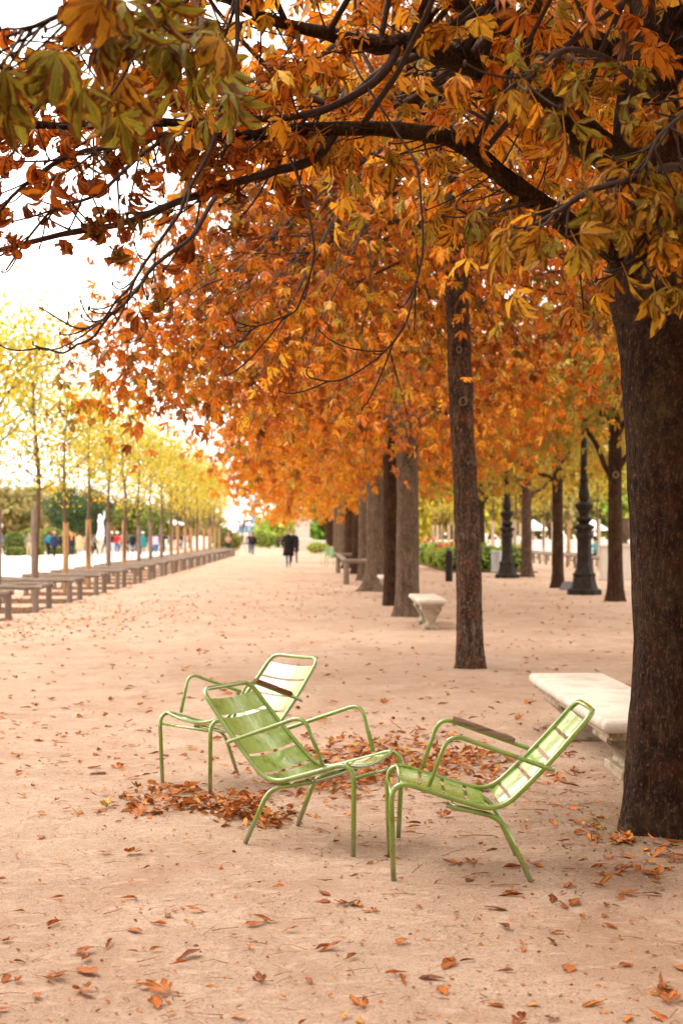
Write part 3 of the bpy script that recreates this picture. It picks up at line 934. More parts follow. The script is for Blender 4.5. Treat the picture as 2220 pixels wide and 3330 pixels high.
    # the low skirt on the far and right side
    for _ in range(55):
        az = r.uniform(-.9, 1.9); q = r.uniform(2.2, 4.4)
        cl.append((q * math.cos(az) + .2, q * math.sin(az), r.uniform(3.9, 4.9)))
    cl = np.array(cl)
    LP = np.concatenate([BP[k] for k in ('b1', 'b2', 'b3', 'd2', 'd5')] + [P[P[:, 2] > 3.5]])
    t2 = MB()
    for c in cl:
        k = np.argmin(np.linalg.norm(LP - c, axis=1) + r.random(len(LP)) * 1.6); a = LP[k]
        if np.linalg.norm(a - c) > 2.6 and r.random() < .6: continue
        t2.tube(bez(a, (a + c) / 2 + r.normal(size=3) * .25 + np.array([0, 0, .2]), c, 7), np.linspace(.017, .005, 7), 5, False)
    for az in (.5, 1.7, 2.6, 4.2, 5.4):
        a = P[np.argmin(abs(P[:, 2] - r.uniform(3.8, 5.2)))]; e = np.array([3.2 * math.cos(az), 3.2 * math.sin(az), r.uniform(5.2, 6.4)])
        b = MB(); b.tube(bez(a, (a + e) / 2 + np.array([0, 0, .5]), e, 9), np.linspace(.10, .02, 9), 9, False); b.build('branch', M['bark_dark'], root)
    t2.build('twigs', M['twig'], root)['kind'] = 'stuff'
    pos, Rm, sc = leaves_at(cl, 26, .36, r, .145)
    w_ = pos + o0
    # nothing grows straight in front of the lens
    ok = (w_[:, 1] < -.5) | (w_[:, 1] > 5.0) | (w_[:, 2] > 1.75 + .42 * np.maximum(w_[:, 1], 0) + .5)
    pos, Rm, sc = pos[ok], Rm[ok], sc[ok]
    lc = make_lc(len(pos), .58, .20, .16, r=r)
    lc[:, 0] = np.clip(lc[:, 0] + np.repeat(r.normal(size=len(cl)) * .14, 26)[ok], 0, 1)
    crown = link(bpy.data.objects.new('crown', leaf_mesh('foliage', T_T2, pos, Rm, sc, lc, M['leaf'])), root)
    crown['kind'] = 'stuff'
    # leaves one can pick out: the 300 largest are objects
    A = sorted(sl, key=lambda q: np.linalg.norm(q[0] + o0 - np.array([0, 0, CAM_H])) / q[2])
    one, rest = A[:300], A[300:]
    def prep(lst):
        p = np.array([q[0] for q in lst]); d = np.array([q[1] for q in lst]); n = len(lst)
        nr = np.array([0, -.25, .7]) + rng.normal(size=(n, 3)) * .6
        return p, rots(d, nr), np.array([q[2] for q in lst]), np.array([(q[3], q[4], rng.random()) for q in lst]), np.array([q[5] for q in lst])
    for sub in (0, 1):
        tmp = T_CURL if sub else T_NEAR
        s1 = [q for q in one if q[5] == sub]; s2 = [q for q in rest if q[5] == sub]
        if s1:
            p, Rm, sc, lc, _ = prep(s1); single_leaves(crown, tmp, p, Rm, sc, lc, M['leaf_near'])
        if s2:
            p, Rm, sc, lc, _ = prep(s2)
            o = link(bpy.data.objects.new('foliage', leaf_mesh('foliage', tmp, p, Rm, sc, lc, M['leaf_near'])), root); o['kind'] = 'stuff'
    return root


big_tree()
# second tree: slender, flaky bark
def keep2(c):      # open below the crown in front of the stem
    return c[2] > 2.9 + max(0, c[0] - 2.2) * .34 and not (abs(c[0] - 1.6) < 1.1 and c[1] < 16.2 and c[2] < 4.05 + .10 * (16.6 - c[1]))
chestnut((1.835, 16.6), 'slender leaning chestnut tree with flaky bark and round pruning scars behind the chairs', ROWL, .148, seed=2, bark='bark_flaky', nclump=490, per=35, sig=.38,
         temps=T_T2, size=.134, hue=.46, hsd=.18, gfrac=.09, nlimb=9, fork=4.6, limb_z=(1.03, 1.3), nleaf_obj=280, twigmat='twig', keep=keep2, arch=1.7, flare=.28,
         trunkpath=[(.03, 0, -.03), (.02, 0, .8), (-.01, 0, 1.7), (-.06, 0, 2.7), (-.10, 0, 3.7), (-.13, 0, 4.8), (-.15, 0, 6.2), (-.1, 0, 8)], trunkrad=[.150, .147, .145, .135, .135, .125, .10, .03],
         rings=((3.72, -PI / 2 - .1, .030), (3.12, -PI / 2 + .05, .040)), knots=((4.4, PI, .18, .22), (3.3, 0, .16, .14), (3.75, .2, .12, .12), (2.4, .1, .2, .1)), nseg=48)
specs = [(27.0, .215, 'bark_grey', 'stout grey chestnut trunk standing behind the small stone bench, nearer of a close pair', (0, 0)),
         (31.2, .20, 'bark_dark', 'dark narrow chestnut trunk half hidden behind the trunk at the small stone bench', (-.05, 0)),
         (39.0, .36, 'bark_grey', 'thick chestnut tree with wide flaring roots next to the log barrier', (.0, 0)),
         (48.0, .22, 'bark_grey', 'pale slim chestnut trunk just beyond the thick root-flared tree', (0, 0)),
         (56.0, .26, 'bark_dark', 'chestnut tree in the alley row, first beyond the log barrier corner', (0, 0)),
         (65.0, .34, 'bark_dark', 'dark chestnut trunk behind the log barrier rail', (.02, 0)),
         (79.0, .30, 'bark_grey', 'grey chestnut tree in the row beside the distant green chairs', (0, 0)),
         (95.0, .34, 'bark_grey', 'distant chestnut trunk in the row, last but one', (0, 0)),
         (116.0, .45, 'bark_dark', 'farthest chestnut tree of the alley row, its trunk curving left', (-.5, 0))]
for i, (d, tr, bk, lab, ln) in enumerate(specs):
    chestnut((ROW_X + (0, -.02, .05, 0, .05, .02, 0, 0, .0)[i], d), lab, ROWL, tr, seed=30 + i, bark=bk, nclump=205 if i < 3 else 110, per=28 if i < 3 else 20, sig=.45 if i < 4 else .62, temps=T_FAR,
             size=.17 if i < 3 else .29, hue=.54 + .012 * i, hsd=.15, gfrac=.08, lean=ln, fork=3.9, flare=(.35, .3, .75)[i] if i < 3 else .45, twigmat='twig_grey', zmin=2.75, arch=1.3, ntw=.42, keep=lambda c: c[2] > 3.0 + max(0, c[0] - 2.2) * .32)
# the next tree of the row behind the camera shades the foreground
chestnut((ROW_X, -2.2), 'chestnut tree of the same row standing behind the viewpoint', ROWL, .22, seed=55, nclump=120, per=18, sig=.6, temps=T_FAR, size=.42, hue=.5, gfrac=.1, R0=4.8, keep=lambda c: c[1] < 1.2)
# second row, seen past the lamp posts
for i, (x, d, tr, lab) in enumerate([(7.06, 32.9, .17, 'dark chestnut trunk with a round scar just left of the big trunk'), (7.17, 41.2, .16, 'thin dark chestnut trunk between the two lamp posts'),
                                     (7.84, 51.6, .19, 'forked brown chestnut trunk beside the farther lamp post'), (7.1, 24.3, .18, 'chestnut tree of the second row hidden behind the big trunk'),
                                     (7.4, 62.0, .2, 'chestnut tree of the second row beyond the farther lamp post')]):
    chestnut((x, d), lab, 'chestnuts of the second row on the right', tr, seed=70 + i, bark='bark_dark' if i != 2 else 'bark_flaky', nclump=140, per=24, sig=.47, temps=T_FAR, size=.20, hue=.6, hsd=.2, gfrac=.45,
             leafmat='leaf_olive', fork=3.7, zmin=3.8 if i in (0, 3) else 3.3, arch=.6, R0=4.2, H=5.0, flare=.5, rings=((2.9, -PI / 2 - .1, .06),) if i == 0 else (), ntw=.4)
# neighbours out of the frame that shade the right foreground
for i, (x, d) in enumerate(((7.1, 16.0), (7.1, 7.6), (7.1, -1.5), (1.83, -11.0))):
    chestnut((x, d), ('chestnut of the second row out of view to the right, farther one', 'chestnut of the second row out of view beside the big tree', 'chestnut of the second row behind the viewpoint', 'second chestnut of the alley row behind the viewpoint')[i], 'chestnuts around the viewpoint', .2, seed=80 + i, nclump=75 if i else 150, per=16 if i else 24, sig=.65 if i else .45, temps=T_FAR, size=.46 if i else .17, hue=.55, R0=(4.2, 3.7, 4.4, 4.6)[i], zmin=2.75 if i else 3.9, ntw=.2, arch=1.0, leafmat='leaf' if i else 'leaf_olive', side=.36 if i == 1 else None)
M['slate'] = m_plain('grey_slate', (.14, .12, .13), .8, .2, .2)

# ------------------------------------------------------------------ green metal armchairs
PR = {'FF': (.367, 0), 'FC': (.381, .459), 'SB': (-.106, .307), 'BT': (-.534, .753), 'RC': (-.126, .285), 'RF': (-.245, 0), 'AB': (.21, .424), 'AC': (.121, .665), 'AE': (-.325, .506)}


def slat(m, fn, t0, t1, sag, nx=10, th=.0025):
    """strip across the chair between the rails; fn(t) -> (u, z, half width, nu, nz)"""
    V, F = [], []
    for i in range(nx + 1):
        s = -1 + 2 * i / nx
        for t in (t0, t1):
            u, z, hw, nu, nz = fn(t)
            g = sag * (1 - s * s) * .9
            for k in (0, 1):
                V.append((u - nu * (g + k * th), s * hw, z - nz * (g + k * th)))
    for i in range(nx):
        a = i * 4; b = a + 4
        F += [(a, b, b + 2, a + 2), (a + 1, a + 3, b + 3, b + 1), (a, a + 1, b + 1, b), (a + 2, b + 2, b + 3, a + 3)]
    F += [(0, 2, 3, 1), (nx * 4, nx * 4 + 1, nx * 4 + 3, nx * 4 + 2)]
    m.add(V, F)


def armchair(loc, th, label, wood=None, woodmat=None):
    root = empty('garden_armchair', (loc[0], loc[1], 0), th)
    tag(root, label, 'chair', 'green metal armchairs')
    P3 = lambda k, v: np.array([PR[k][0], v, PR[k][1]])
    fr = MB()
    c = []
    def side(s):
        bm = (P3('SB', s * .2525) + P3('BT', s * .2225)) / 2 + np.array([-.010, 0, -.010])
        sm = (P3('FC', s * .2525) + P3('SB', s * .2525)) / 2 + np.array([0, 0, -.004])
        return [P3('FF', s * .236), P3('FC', s * .2525), sm, P3('SB', s * .2525), bm, P3('BT', s * .2225)]
    L, R_ = side(1), side(-1)
    topm = np.array([PR['BT'][0] - .018, 0, PR['BT'][1] - .006])
    pts = L + [topm] + R_[::-1]
    rad = [0, .115, .15, .105, .2, .075, .12, .075, .2, .105, .15, .115, 0]
    fr.tube(fillet(pts, rad, 9), .0125, 12)
    fo = fr.build('frame', M['paint'], root)
    for s in (1, -1):
        a = MB()
        e = np.array([PR['AE'][0] - .02, s * .262, PR['AE'][1] - .008])
        a.tube(fillet([P3('AB', s * .2565), P3('AC', s * .29), P3('AE', s * .277), e], [0, .075, .03, 0], 8), .0105, 10)
        a.build('armrest', M['paint'], root)
        l = MB()
        f0 = np.array([.13, s * .225, .335])
        l.tube(fillet([f0, np.array([PR['RC'][0] + .01, s * .23, PR['RC'][1] - .005]), np.array([PR['RF'][0], s * .252, 0])], [0, .075, 0], 8), .0125, 10)
        l.build('leg', M['paint'], root)
    x = MB(); x.tube([(.374, -.243, .372), (.374, .243, .372)], .0085, 8); x.build('crossbar', M['paint'], root)
    x = MB(); x.tube([(.330 - .01 * (1 - s * s), .246 * s, .440 - .040 * (1 - s * s)) for s in np.linspace(-1, 1, 11)], .0095, 8); x.build('crossbar', M['paint'], root)
    x = MB(); x.tube([(.10, .225 * s, .330 - .006 * (1 - s * s)) for s in np.linspace(-1, 1, 7)], .009, 8); x.build('crossbar', M['paint'], root)
    def fs(t):
        u = PR['FC'][0] + (PR['SB'][0] - PR['FC'][0]) * t; z = PR['FC'][1] + (PR['SB'][1] - PR['FC'][1]) * t
        d = max(0, .20 - t) ; z -= d * d * 1.1
        return u, z, .247, -.30, .954
    def fb(t):
        u = PR['SB'][0] + (PR['BT'][0] - PR['SB'][0]) * t; z = PR['SB'][1] + (PR['BT'][1] - PR['SB'][1]) * t
        o = .010 * 4 * t * (1 - t)
        return u - o, z - o, .247 - .03 * t, .72, .69
    for t0, t1 in ((.12, .31), (.345, .53), (.565, .75), (.785, .94)):
        m = MB(); slat(m, fs, t0, t1, .026); m.build('slat', M['paint_sheen'], root, auto=40)
    for t0, t1 in ((.025, .10), (.125, .30), (.33, .505), (.535, .712), (.742, .908)):
        m = MB(); slat(m, fb, t0, t1, .030); m.build('slat', M['paint_sheen'], root, auto=40)
    if wood:
        s = wood; a = P3('AC', s * .29); b = P3('AE', s * .277)
        p0 = a + (b - a) * .13; p1 = a + (b - a) * .80
        d = (p1 - p0) / np.linalg.norm(p1 - p0); n = np.array([-d[2], 0, d[0]]) * np.sign(d[0] * 1.0)
        if n[2] < 0: n = -n
        sdv = np.cross(d, n)
        m = MB(); V, F = [], []
        prof = [(-.019, -.004), (-.021, .012), (-.015, .021), (.0, .0235), (.015, .021), (.021, .012), (.019, -.004)]
        K = 12
        for i in range(K + 1):
            q = p0 + (p1 - p0) * i / K
            e = .86 if i in (0, K) else 1.0
            for (x_, y_) in prof: V.append(q + sdv * x_ * e + n * (y_ * e + .001 * rng.normal() + .006))
        np_ = len(prof)
        for i in range(K):
            for k in range(np_):
                k2 = (k + 1) % np_
                F.append((i * np_ + k, i * np_ + k2, (i + 1) * np_ + k2, (i + 1) * np_ + k))
        F += [tuple(range(np_ - 1, -1, -1)), tuple(K * np_ + k for k in range(np_))]
        m.add(V, F)
        o = m.build('armrest_board', M[woodmat], root, auto=40); o['label'] = 'worn brown wooden board on the armrest'
    return root


armchair((-.49, 8.98), 3.887, 'green metal slatted armchair farthest from the camera, one reddish wooden armrest board', 1, 'arm_wood')
armchair((.012, 7.27), -.54, 'green metal slatted armchair in the middle, facing right, both armrest boards missing')
armchair((.742, 6.618), 3.124, 'green metal slatted armchair on the right facing left, one weathered wooden armrest board', -1, 'arm_wood_grey')

# ------------------------------------------------------------------ stone benches
def stone_bench(x0, x1, y0, y1, h, ped, label, slab_t=.085):
    root = empty('stone_bench', ((x0 + x1) / 2, (y0 + y1) / 2, 0)); tag(root, label, 'bench', 'stone benches')
    W, L = x1 - x0, y1 - y0
    m = MB(); m.box((0, 0, h - slab_t / 2), (W, L, slab_t), bev=.022); m.build('seat_slab', M['marble'], root, auto=50)
    m = MB(); m.box((0, 0, h - slab_t - .016), (W - .09, L - .09, .032)); m.box((0, 0, h - slab_t - .042), (W - .14, L - .14, .022)); m.build('moulding', M['mossy'], root, smooth=False)
    zt = h - slab_t - .053
    for (a, b) in ped:
        # S-curved bracket: wide under the slab, narrow at the foot
        prof = []
        for t in np.linspace(0, 1, 15):
            s_ = .5 - .5 * math.cos(PI * min(1, t * 1.08))
            bulge = .018 * math.sin(PI * min(1, t / .35)) if t < .35 else 0
            flare = .025 * max(0, (t - .85) / .15) ** 2
            prof.append(((W / 2 - .08) - s_ * W * .22 + bulge + flare, zt - t * (zt - .055)))
        V, F = [], []
        yc = (y0 + y1) / 2
        n = len(prof)
        for y in (a - yc, b - yc):
            for (hw, z) in prof: V += [(-hw, y, z), (hw, y, z)]
        for i in range(n - 1):
            p = 2 * i; q = 2 * n
            F += [(p, p + 2, p + 3, p + 1), (q + p, q + p + 1, q + p + 3, q + p + 2), (p, q + p, q + p + 2, p + 2), (p + 1, p + 3, q + p + 3, q + p + 1)]
        F += [(0, 1, 2 * n + 1, 2 * n), (2 * n - 2, 4 * n - 2, 4 * n - 1, 2 * n - 1)]
        m = MB(); m.add(V, F)
        # raised borders along the curved edges
        for s in (-1, 1):
            for y in (a - yc - .004, b - yc + .004):
                m.tube([(s * (hw - .018), y, z) for hw, z in prof[:-1]], .013, 6)
        po = m.build('pedestal', M['mossy'], root, auto=40)
        m = MB(); hw = prof[-1][0]; m.box((0, (a + b) / 2 - yc, .026), (hw * 2 + .07, b - a + .06, .07), bev=.008); m.build('plinth', M['mossy'], po, smooth=False)
    return root


stone_bench(1.80, 2.42, 8.75, 11.75, .405, ((8.98, 9.45), (10.75, 11.4)), 'long pale stone bench with scrolled pedestals beside the big trunk')
stone_bench(1.74, 2.21, 23.1, 25.3, .50, ((23.22, 23.75), (24.6, 25.1)), 'small stone bench with white slab and mossy scrolled pedestal left of the slender tree')
stone_bench(1.70, 2.25, 34.6, 36.4, .52, ((34.75, 35.2), (35.8, 36.25)), 'far stone bench mostly hidden behind the paired trunks')

# ------------------------------------------------------------------ low log barriers
def barrier(x0, x1, y0, y1, h, label, group, r=.05):
    root = empty('log_barrier', ((x0 + x1) / 2, (y0 + y1) / 2, 0)); tag(root, label, 'barrier', group)
    cx, cy = (x0 + x1) / 2, (y0 + y1) / 2
    def log(a, b, ax):
        m = MB(); a = np.array(a); b = np.array(b); K = 7
        pts = [a + (b - a) * t for t in np.linspace(0, 1, K)]
        pts = [p + np.array([0, 0, rng.normal() * .006]) for p in pts]
        rr = np.full(K, r) * (1 + .03 * rng.normal(size=K)); rr[0] *= .93; rr[-1] *= .93
        m.tube(pts, rr, 12)
        o = m.build('rail', M['log'], root, auto=50)
        e = MB()
        d = (b - a) / np.linalg.norm(b - a)
        e.tube([b, b + d * .006], r * .88, 12); e.build('cut_end', M['logend'], o, auto=50)
        e = MB(); e.tube([a - d * .006, a], r * .88, 12); e.build('cut_end', M['logend'], o, auto=50)
    z = h - r
    ov = .10
    log((x0 - cx - ov, y0 - cy, z), (x1 - cx + ov, y0 - cy, z), 'X')
    log((x0 - cx - ov, y1 - cy, z), (x1 - cx + ov, y1 - cy, z), 'X')
    log((x1 - cx, y0 - cy + r * 2.1, z - .004), (x1 - cx, y1 - cy - r * 2.1, z - .004), 'Y')
    log((x0 - cx, y0 - cy + r * 2.1, z - .004), (x0 - cx, y1 - cy - r * 2.1, z - .004), 'Y')
    for x in (x0, x1):
        for y in (y0, y1):
            m = MB(); m.lathe([(r * 1.3, -.02), (r * 1.32, .02), (r * 1.22, h * .5), (r * 1.2, h - r * 1.6)], 12, (x - cx, y - cy, 0)); m.build('post', M['post'], root, auto=50)
    return root


YLAB = 'young yellow trees along the left of the alley'
TREE_Y = [25.2 + 4.0 * k for k in range(20)]
def young_tree_meshes():
    out = []
    for k in range(4):
        r = np.random.default_rng(90 + k)
        tm = MB()
        path = [(0, 0, 0), (r.normal() * .02, r.normal() * .02, 1.5), (r.normal() * .04, r.normal() * .04, 3.0), (r.normal() * .08, r.normal() * .08, 4.6), (r.normal() * .1, r.normal() * .1, 6.3)]
        P, R = trunk_mesh(tm, path, [.060, .056, .05, .035, .01], 12, .2, .1, 4, .03, seed=k)
        tm_ = tm.mesh('trunk', M['bark_young'])
        br = MB(); tips = []
        for i in range(34):
            z = r.uniform(2.55, 5.6); a = P[np.argmin(abs(P[:, 2] - z))]; az = r.uniform(0, 2 * PI)
            L = (2.2 - .24 * (z - 2.6)) * r.uniform(.6, 1.0)
            e = a + np.array([math.cos(az) * L * .72, math.sin(az) * L * .72, L * r.uniform(.55, .95)])
            pts = bez(a, a + np.array([math.cos(az) * L * .5, math.sin(az) * L * .5, L * .2]), e, 6)
            br.tube(pts, np.linspace(.017, .004, 6), 5, False)
            tips += [pts[j] for j in (2, 3, 4, 5, 5)]
        bm = br.mesh('branches', M['bark_young'])
        tips = np.array(tips); n = 1900
        c = tips[r.integers(0, len(tips), n)] + r.normal(size=(n, 3)) * np.array([.27, .27, .25])
        d = r.normal(size=(n, 3)) * .6 + np.array([0, 0, -.6]); nr = r.normal(size=(n, 3)) * .6 + np.array([0, 0, .7])
        lc = make_lc(n, .66 + .06 * k, .24, .46 + .06 * k, r=r)
        lm = leaf_mesh('foliage', T_SIMPLE, c, rots(d, nr), .115 * r.uniform(.7, 1.3, n), lc, M['leaf_yellow'])
        out.append((tm_, bm, lm))
    g = []
    for mat in ('guard_grey', 'guard_tan', 'guard_pale'):
        m = MB()
        for i in range(9):      # boards wired round the stem
            a = 2 * PI * i / 9
            m.box((.072 * math.cos(a), .072 * math.sin(a), 1.07 + .02 * math.sin(i * 2.1)), (.022, .047, 2.14), a)
        for z in (.6, 1.75): m.lathe([(.086, z - .01), (.088, z), (.086, z + .01)], 18)
        g.append(m.mesh('trunk_guard', M[mat], False))
    return out, g


YT, GUARD = young_tree_meshes()


def young_tree(x, y, k, guard, label, group, sc=1.0):
    root = empty('young_tree', (x, y, 0), rng.uniform(0, 6.28)); tag(root, label, 'tree', group)
    root.scale = (sc, sc, sc)
    tm, bm, lm = YT[k % 4]
    t = link(bpy.data.objects.new('trunk', tm), root)
    link(bpy.data.objects.new('branches', bm), root)
    c = link(bpy.data.objects.new('crown', lm), root); c['kind'] = 'stuff'
    link(bpy.data.objects.new('trunk_guard', GUARD[guard]), root)
    return root


guards = [0, 0, 0, 1, 1, 0, 1, 0, 0, 0, 1, 1, 1, 1, 1, 1, 1, 1, 1, 1]
for k, y in enumerate(TREE_Y):
    gn = ('grey', 'tan', 'pale')[guards[k]]
    lab = 'yellow-leaved young tree with %s boarded trunk, %s from the left along the alley' % (gn, ORD[k - 1]) if k else 'yellow-leaved young tree whose crown only shows at the left edge'
    young_tree(-6.42 + rng.normal() * .05, y, k, guards[k], lab, YLAB, rng.uniform(.86, 1.02))
    lab = 'grey log barrier around the %s young tree from the left' % ORD[k - 1] if k else 'nearest grey log barrier, its end cut off by the left edge'
    barrier(-7.25, -5.47, y - .72, y + .72, .55, lab, 'log barriers round the young trees')
    m = MB(); m.box((0, 0, .006), (1.75, 2.0, .012), bev=.004)
    o = m.build('planting_bed', M['soil'], smooth=False); o.location = (-6.42, y, .0); o['kind'] = 'structure'
barrier(1.10, 2.70, 44.0, 57.2, .80, 'dark log barrier beside the thick root-flared chestnut tree', 'log barrier in the chestnut row', .075)

# ------------------------------------------------------------------ lamp posts, bollard, bin
def lamp_post(x, y, label):
    root = empty('lamp_post', (x, y, 0)); tag(root, label, 'lamp post', 'ornate cast iron lamp posts')
    m = MB(); s2 = math.sqrt(2)
    m.lathe([(.45, 0), (.45, .12), (.43, .135), (.36, .16)], sq=8, phase=PI / 8); m.build('plinth', M['iron'], root, smooth=False)
    m = MB(); m.lathe([(.36, .155), (.335, .22), (.30, .36), (.285, .46), (.30, .50), (.30, .54), (.25, .58), (.215, .68), (.195, .85), (.185, 1.40), (.20, 1.45), (.225, 1.50), (.225, 1.54), (.20, 1.58), (.205, 1.66), (.28, 1.72), (.285, 1.76), (.22, 1.79), (.13, 1.84)], sq=8, phase=PI / 8)
    m.build('pedestal', M['iron'], root, smooth=False)
    m = MB(); m.lathe([(.12, 1.83), (.16, 1.87), (.21, 1.93), (.20, 1.98), (.14, 2.01), (.11, 2.05), (.14, 2.10), (.15, 2.14), (.19, 2.20), (.235, 2.27), (.235, 2.33), (.17, 2.37), (.10, 2.41), (.125, 2.46), (.148, 2.53), (.14, 2.62), (.11, 2.78), (.098, 2.9), (.12, 2.94), (.12, 2.98), (.095, 3.02), (.10, 3.14), (.088, 3.3), (.078, 3.9), (.07, 4.6), (.085, 4.66), (.085, 4.72), (.06, 4.78)], 24)
    m.build('column', M['iron'], root, auto=50)
    m = MB(); m.lathe([(.08, 4.78), (.16, 4.86), (.26, 5.5), (.27, 5.54)], sq=6); m.build('lantern_glass', M['zinc'], root, smooth=False)
    m = MB(); m.lathe([(.30, 5.53), (.22, 5.66), (.10, 5.76), (.05, 5.84), (.06, 5.9), (.01, 6.0)], sq=6); m.build('lantern_cap', M['iron'], root, smooth=False)
    return root


lamp_post(7.05, 36.6, 'ornate dark iron lamp post left of the big trunk, nearer of two')
lamp_post(6.98, 50.5, 'ornate dark iron lamp post by the flower bed, farther of two')
root = empty('bollard', (4.56, 46.9, 0)); tag(root, 'dark grey round bollard behind the slender tree, near the flower bed', 'bollard')
m = MB(); m.lathe([(.122, 0), (.122, .38), (.118, .40), (.115, .82), (.125, .84), (.125, .88), (.118, .90)], 20); m.build('shaft', M['iron'], root, auto=40)
m = MB(); m.lathe([(.118, .90), (.115, .95), (.095, 1.0), (.05, 1.03), (.01, 1.035)], 20); m.build('cap', M['iron'], root, auto=60)
root = empty('litter_bin', (7.55, 57.5, 0)); tag(root, 'grey slatted metal litter bin beside the farther lamp post', 'bin')
for i in range(16):
    a = 2 * PI * i / 16; m = MB(); m.box((.25 * math.cos(a), .25 * math.sin(a), .46), (.012, .055, .86), a); m.build('slat', M['zinc'], root, smooth=False)
for z in (.08, .86):
    m = MB(); m.lathe([(.262, z - .02), (.268, z), (.262, z + .02)], 24); m.build('hoop', M['zinc'], root)
m = MB(); m.box((0, 0, .12), (.58, .14, .24), .4, .55); o = m.build('ground_sign', M['slate'], smooth=False); o.location = (7.2, 39.6, .0)
tag(o, 'small dark grey slanted block behind the foot of the nearer lamp post', 'block')

# ------------------------------------------------------------------ far garden: shrubs, hedges, statues, walls
def leaf_ball(name, loc, r, n, size, mat, hue, gfrac, label, cat, group=None, seed=0, stem=True, box=False, hsd=.2):
    rr = np.random.default_rng(seed)
    root = empty(name, loc); tag(root, label, cat, group)
    r = np.array(r, float)
    if box:
        p = rr.uniform(-1, 1, (n, 3)); ax = rr.integers(0, 3, n); p[np.arange(n), ax] = np.sign(p[np.arange(n), ax]) * rr.uniform(.9, 1, n)
        out = p.copy()
    else:
        out = rr.normal(size=(n, 3)); out /= np.linalg.norm(out, axis=1)[:, None]
        p = out * (1 - np.abs(rr.normal(size=n)) * .16)[:, None] * (1 + .10 * np.sin(out[:, :1] * 5 + seed) * np.cos(out[:, 1:2] * 4 + out[:, 2:] * 6))
    pos = p * r + np.array([0, 0, r[2]])
    d = rr.normal(size=(n, 3)) * .8 + out * .4; nr = out + rr.normal(size=(n, 3)) * .5
    lc = make_lc(n, hue, hsd, gfrac, r=rr)
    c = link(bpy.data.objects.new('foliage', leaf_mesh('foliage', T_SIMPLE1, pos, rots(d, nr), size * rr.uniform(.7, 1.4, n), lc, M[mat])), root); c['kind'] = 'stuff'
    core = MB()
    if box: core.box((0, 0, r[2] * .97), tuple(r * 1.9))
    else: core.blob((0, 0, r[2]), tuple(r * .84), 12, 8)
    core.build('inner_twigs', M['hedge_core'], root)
    return root


M['red_flower'] = m_plain('red_petals', (.62, .06, .045), .6, .3, .3)
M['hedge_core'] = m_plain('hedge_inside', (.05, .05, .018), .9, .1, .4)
def bg_tree(loc, h, r, n, size, mat, hue, gfrac, label, group, seed=0, trunk=.16, zlow=.28):
    rr = np.random.default_rng(seed)
    root = empty('background_tree', loc); tag(root, label, 'tree', group)
    m = MB(); trunk_mesh(m, [(0, 0, 0), (.05, 0, h * .3), (0, .1, h * .6), (.1, 0, h * .85)], [trunk, trunk * .9, trunk * .6, .03], 10, .3, .2, 4, .03, seed)
    for i in range(8):
        az = rr.uniform(0, 6.28); z = h * rr.uniform(.3, .65); e = np.array([math.cos(az) * r * .7, math.sin(az) * r * .7, z + h * .2])
        m.tube(bez(np.array([0, 0, z]), np.array([e[0] * .5, e[1] * .5, z + .1]), e, 5), np.linspace(trunk * .4, .02, 5), 5, False)
    m.build('trunk', M['bark_young'], root)
    ncl = 60
    c = rr.normal(size=(ncl, 3)); c /= np.linalg.norm(c, axis=1)[:, None]; c *= rr.uniform(.35, 1, (ncl, 1)) ** .5
    c = c * np.array([r, r, h * (1 - zlow) / 2]) * .88 + np.array([0, 0, h * (1 + zlow) / 2])
    pos, Rm, sc = leaves_at(c, n // ncl, r * .17, rr, size)
    lc = make_lc(len(pos), hue, .25, gfrac, r=rr)
    o = link(bpy.data.objects.new('crown', leaf_mesh('crown', T_SIMPLE1, pos, Rm, sc, lc, M[mat])), root); o['kind'] = 'stuff'
    return root


def X(px, Y): return (px - 1010) * Y / FPX
def Zp(py, Y): return CAM_H + (1738 - py) * Y / FPX

# clipped balls and low hedges beyond the open walk
for i, (px, Y, rr_, mat, hue, lab) in enumerate([(52, 108, .82, 'leaf_hedge', .25, 'dark clipped round shrub at the far left behind the walkers'), (100, 118, .95, 'leaf_hedge', .95, 'yellowish clipped round shrub behind the person in khaki trousers'),
        (136, 122, .9, 'leaf_hedge', .9, 'yellowish clipped round shrub behind the second boarded trunk'), (172, 114, 1.0, 'leaf_hedge', .6, 'olive clipped round shrub behind the couple in teal and navy'), (222, 120, .85, 'leaf_fresh', .6, 'pale green clipped shrub behind the walker with an orange scarf'),
        (725, 118, 1.05, 'leaf_hedge', .5, 'clipped round shrub at the end of the log barriers'), (755, 122, .8, 'leaf_hedge', .85, 'smaller yellowish clipped shrub right of the barriers'), (845, 150, 1.0, 'leaf_fresh', .75, 'light green round shrub behind the walker in a red scarf'), (872, 152, .8, 'leaf_fresh', .5, 'light green round shrub left of the long black coat')]):
    leaf_ball('clipped_shrub', (X(px, Y), Y, 0.15), (rr_, rr_, rr_), 1500, .13, mat, hue, .3, lab, 'shrub', 'clipped shrubs in the far garden', 200 + i)
for i, (p0, p1, Y, hh, lab) in enumerate([(30, 78, 103, .28, 'low clipped box hedge at the far left edge of the walk'), (80, 145, 106, .27, 'low clipped box hedge behind the first two boarded trunks'), (160, 250, 110, .27, 'low clipped box hedge behind the couple in teal and navy'), (690, 745, 112, .25, 'low clipped hedge under the round shrub by the barriers')]):
    a, b = X(p0, Y), X(p1, Y)
    leaf_ball('low_hedge', ((a + b) / 2, Y, 0), ((b - a) / 2, .5, hh), 1600, .10, 'leaf_hedge', .5, .3, lab, 'hedge', 'low box hedges', 230 + i, box=True)
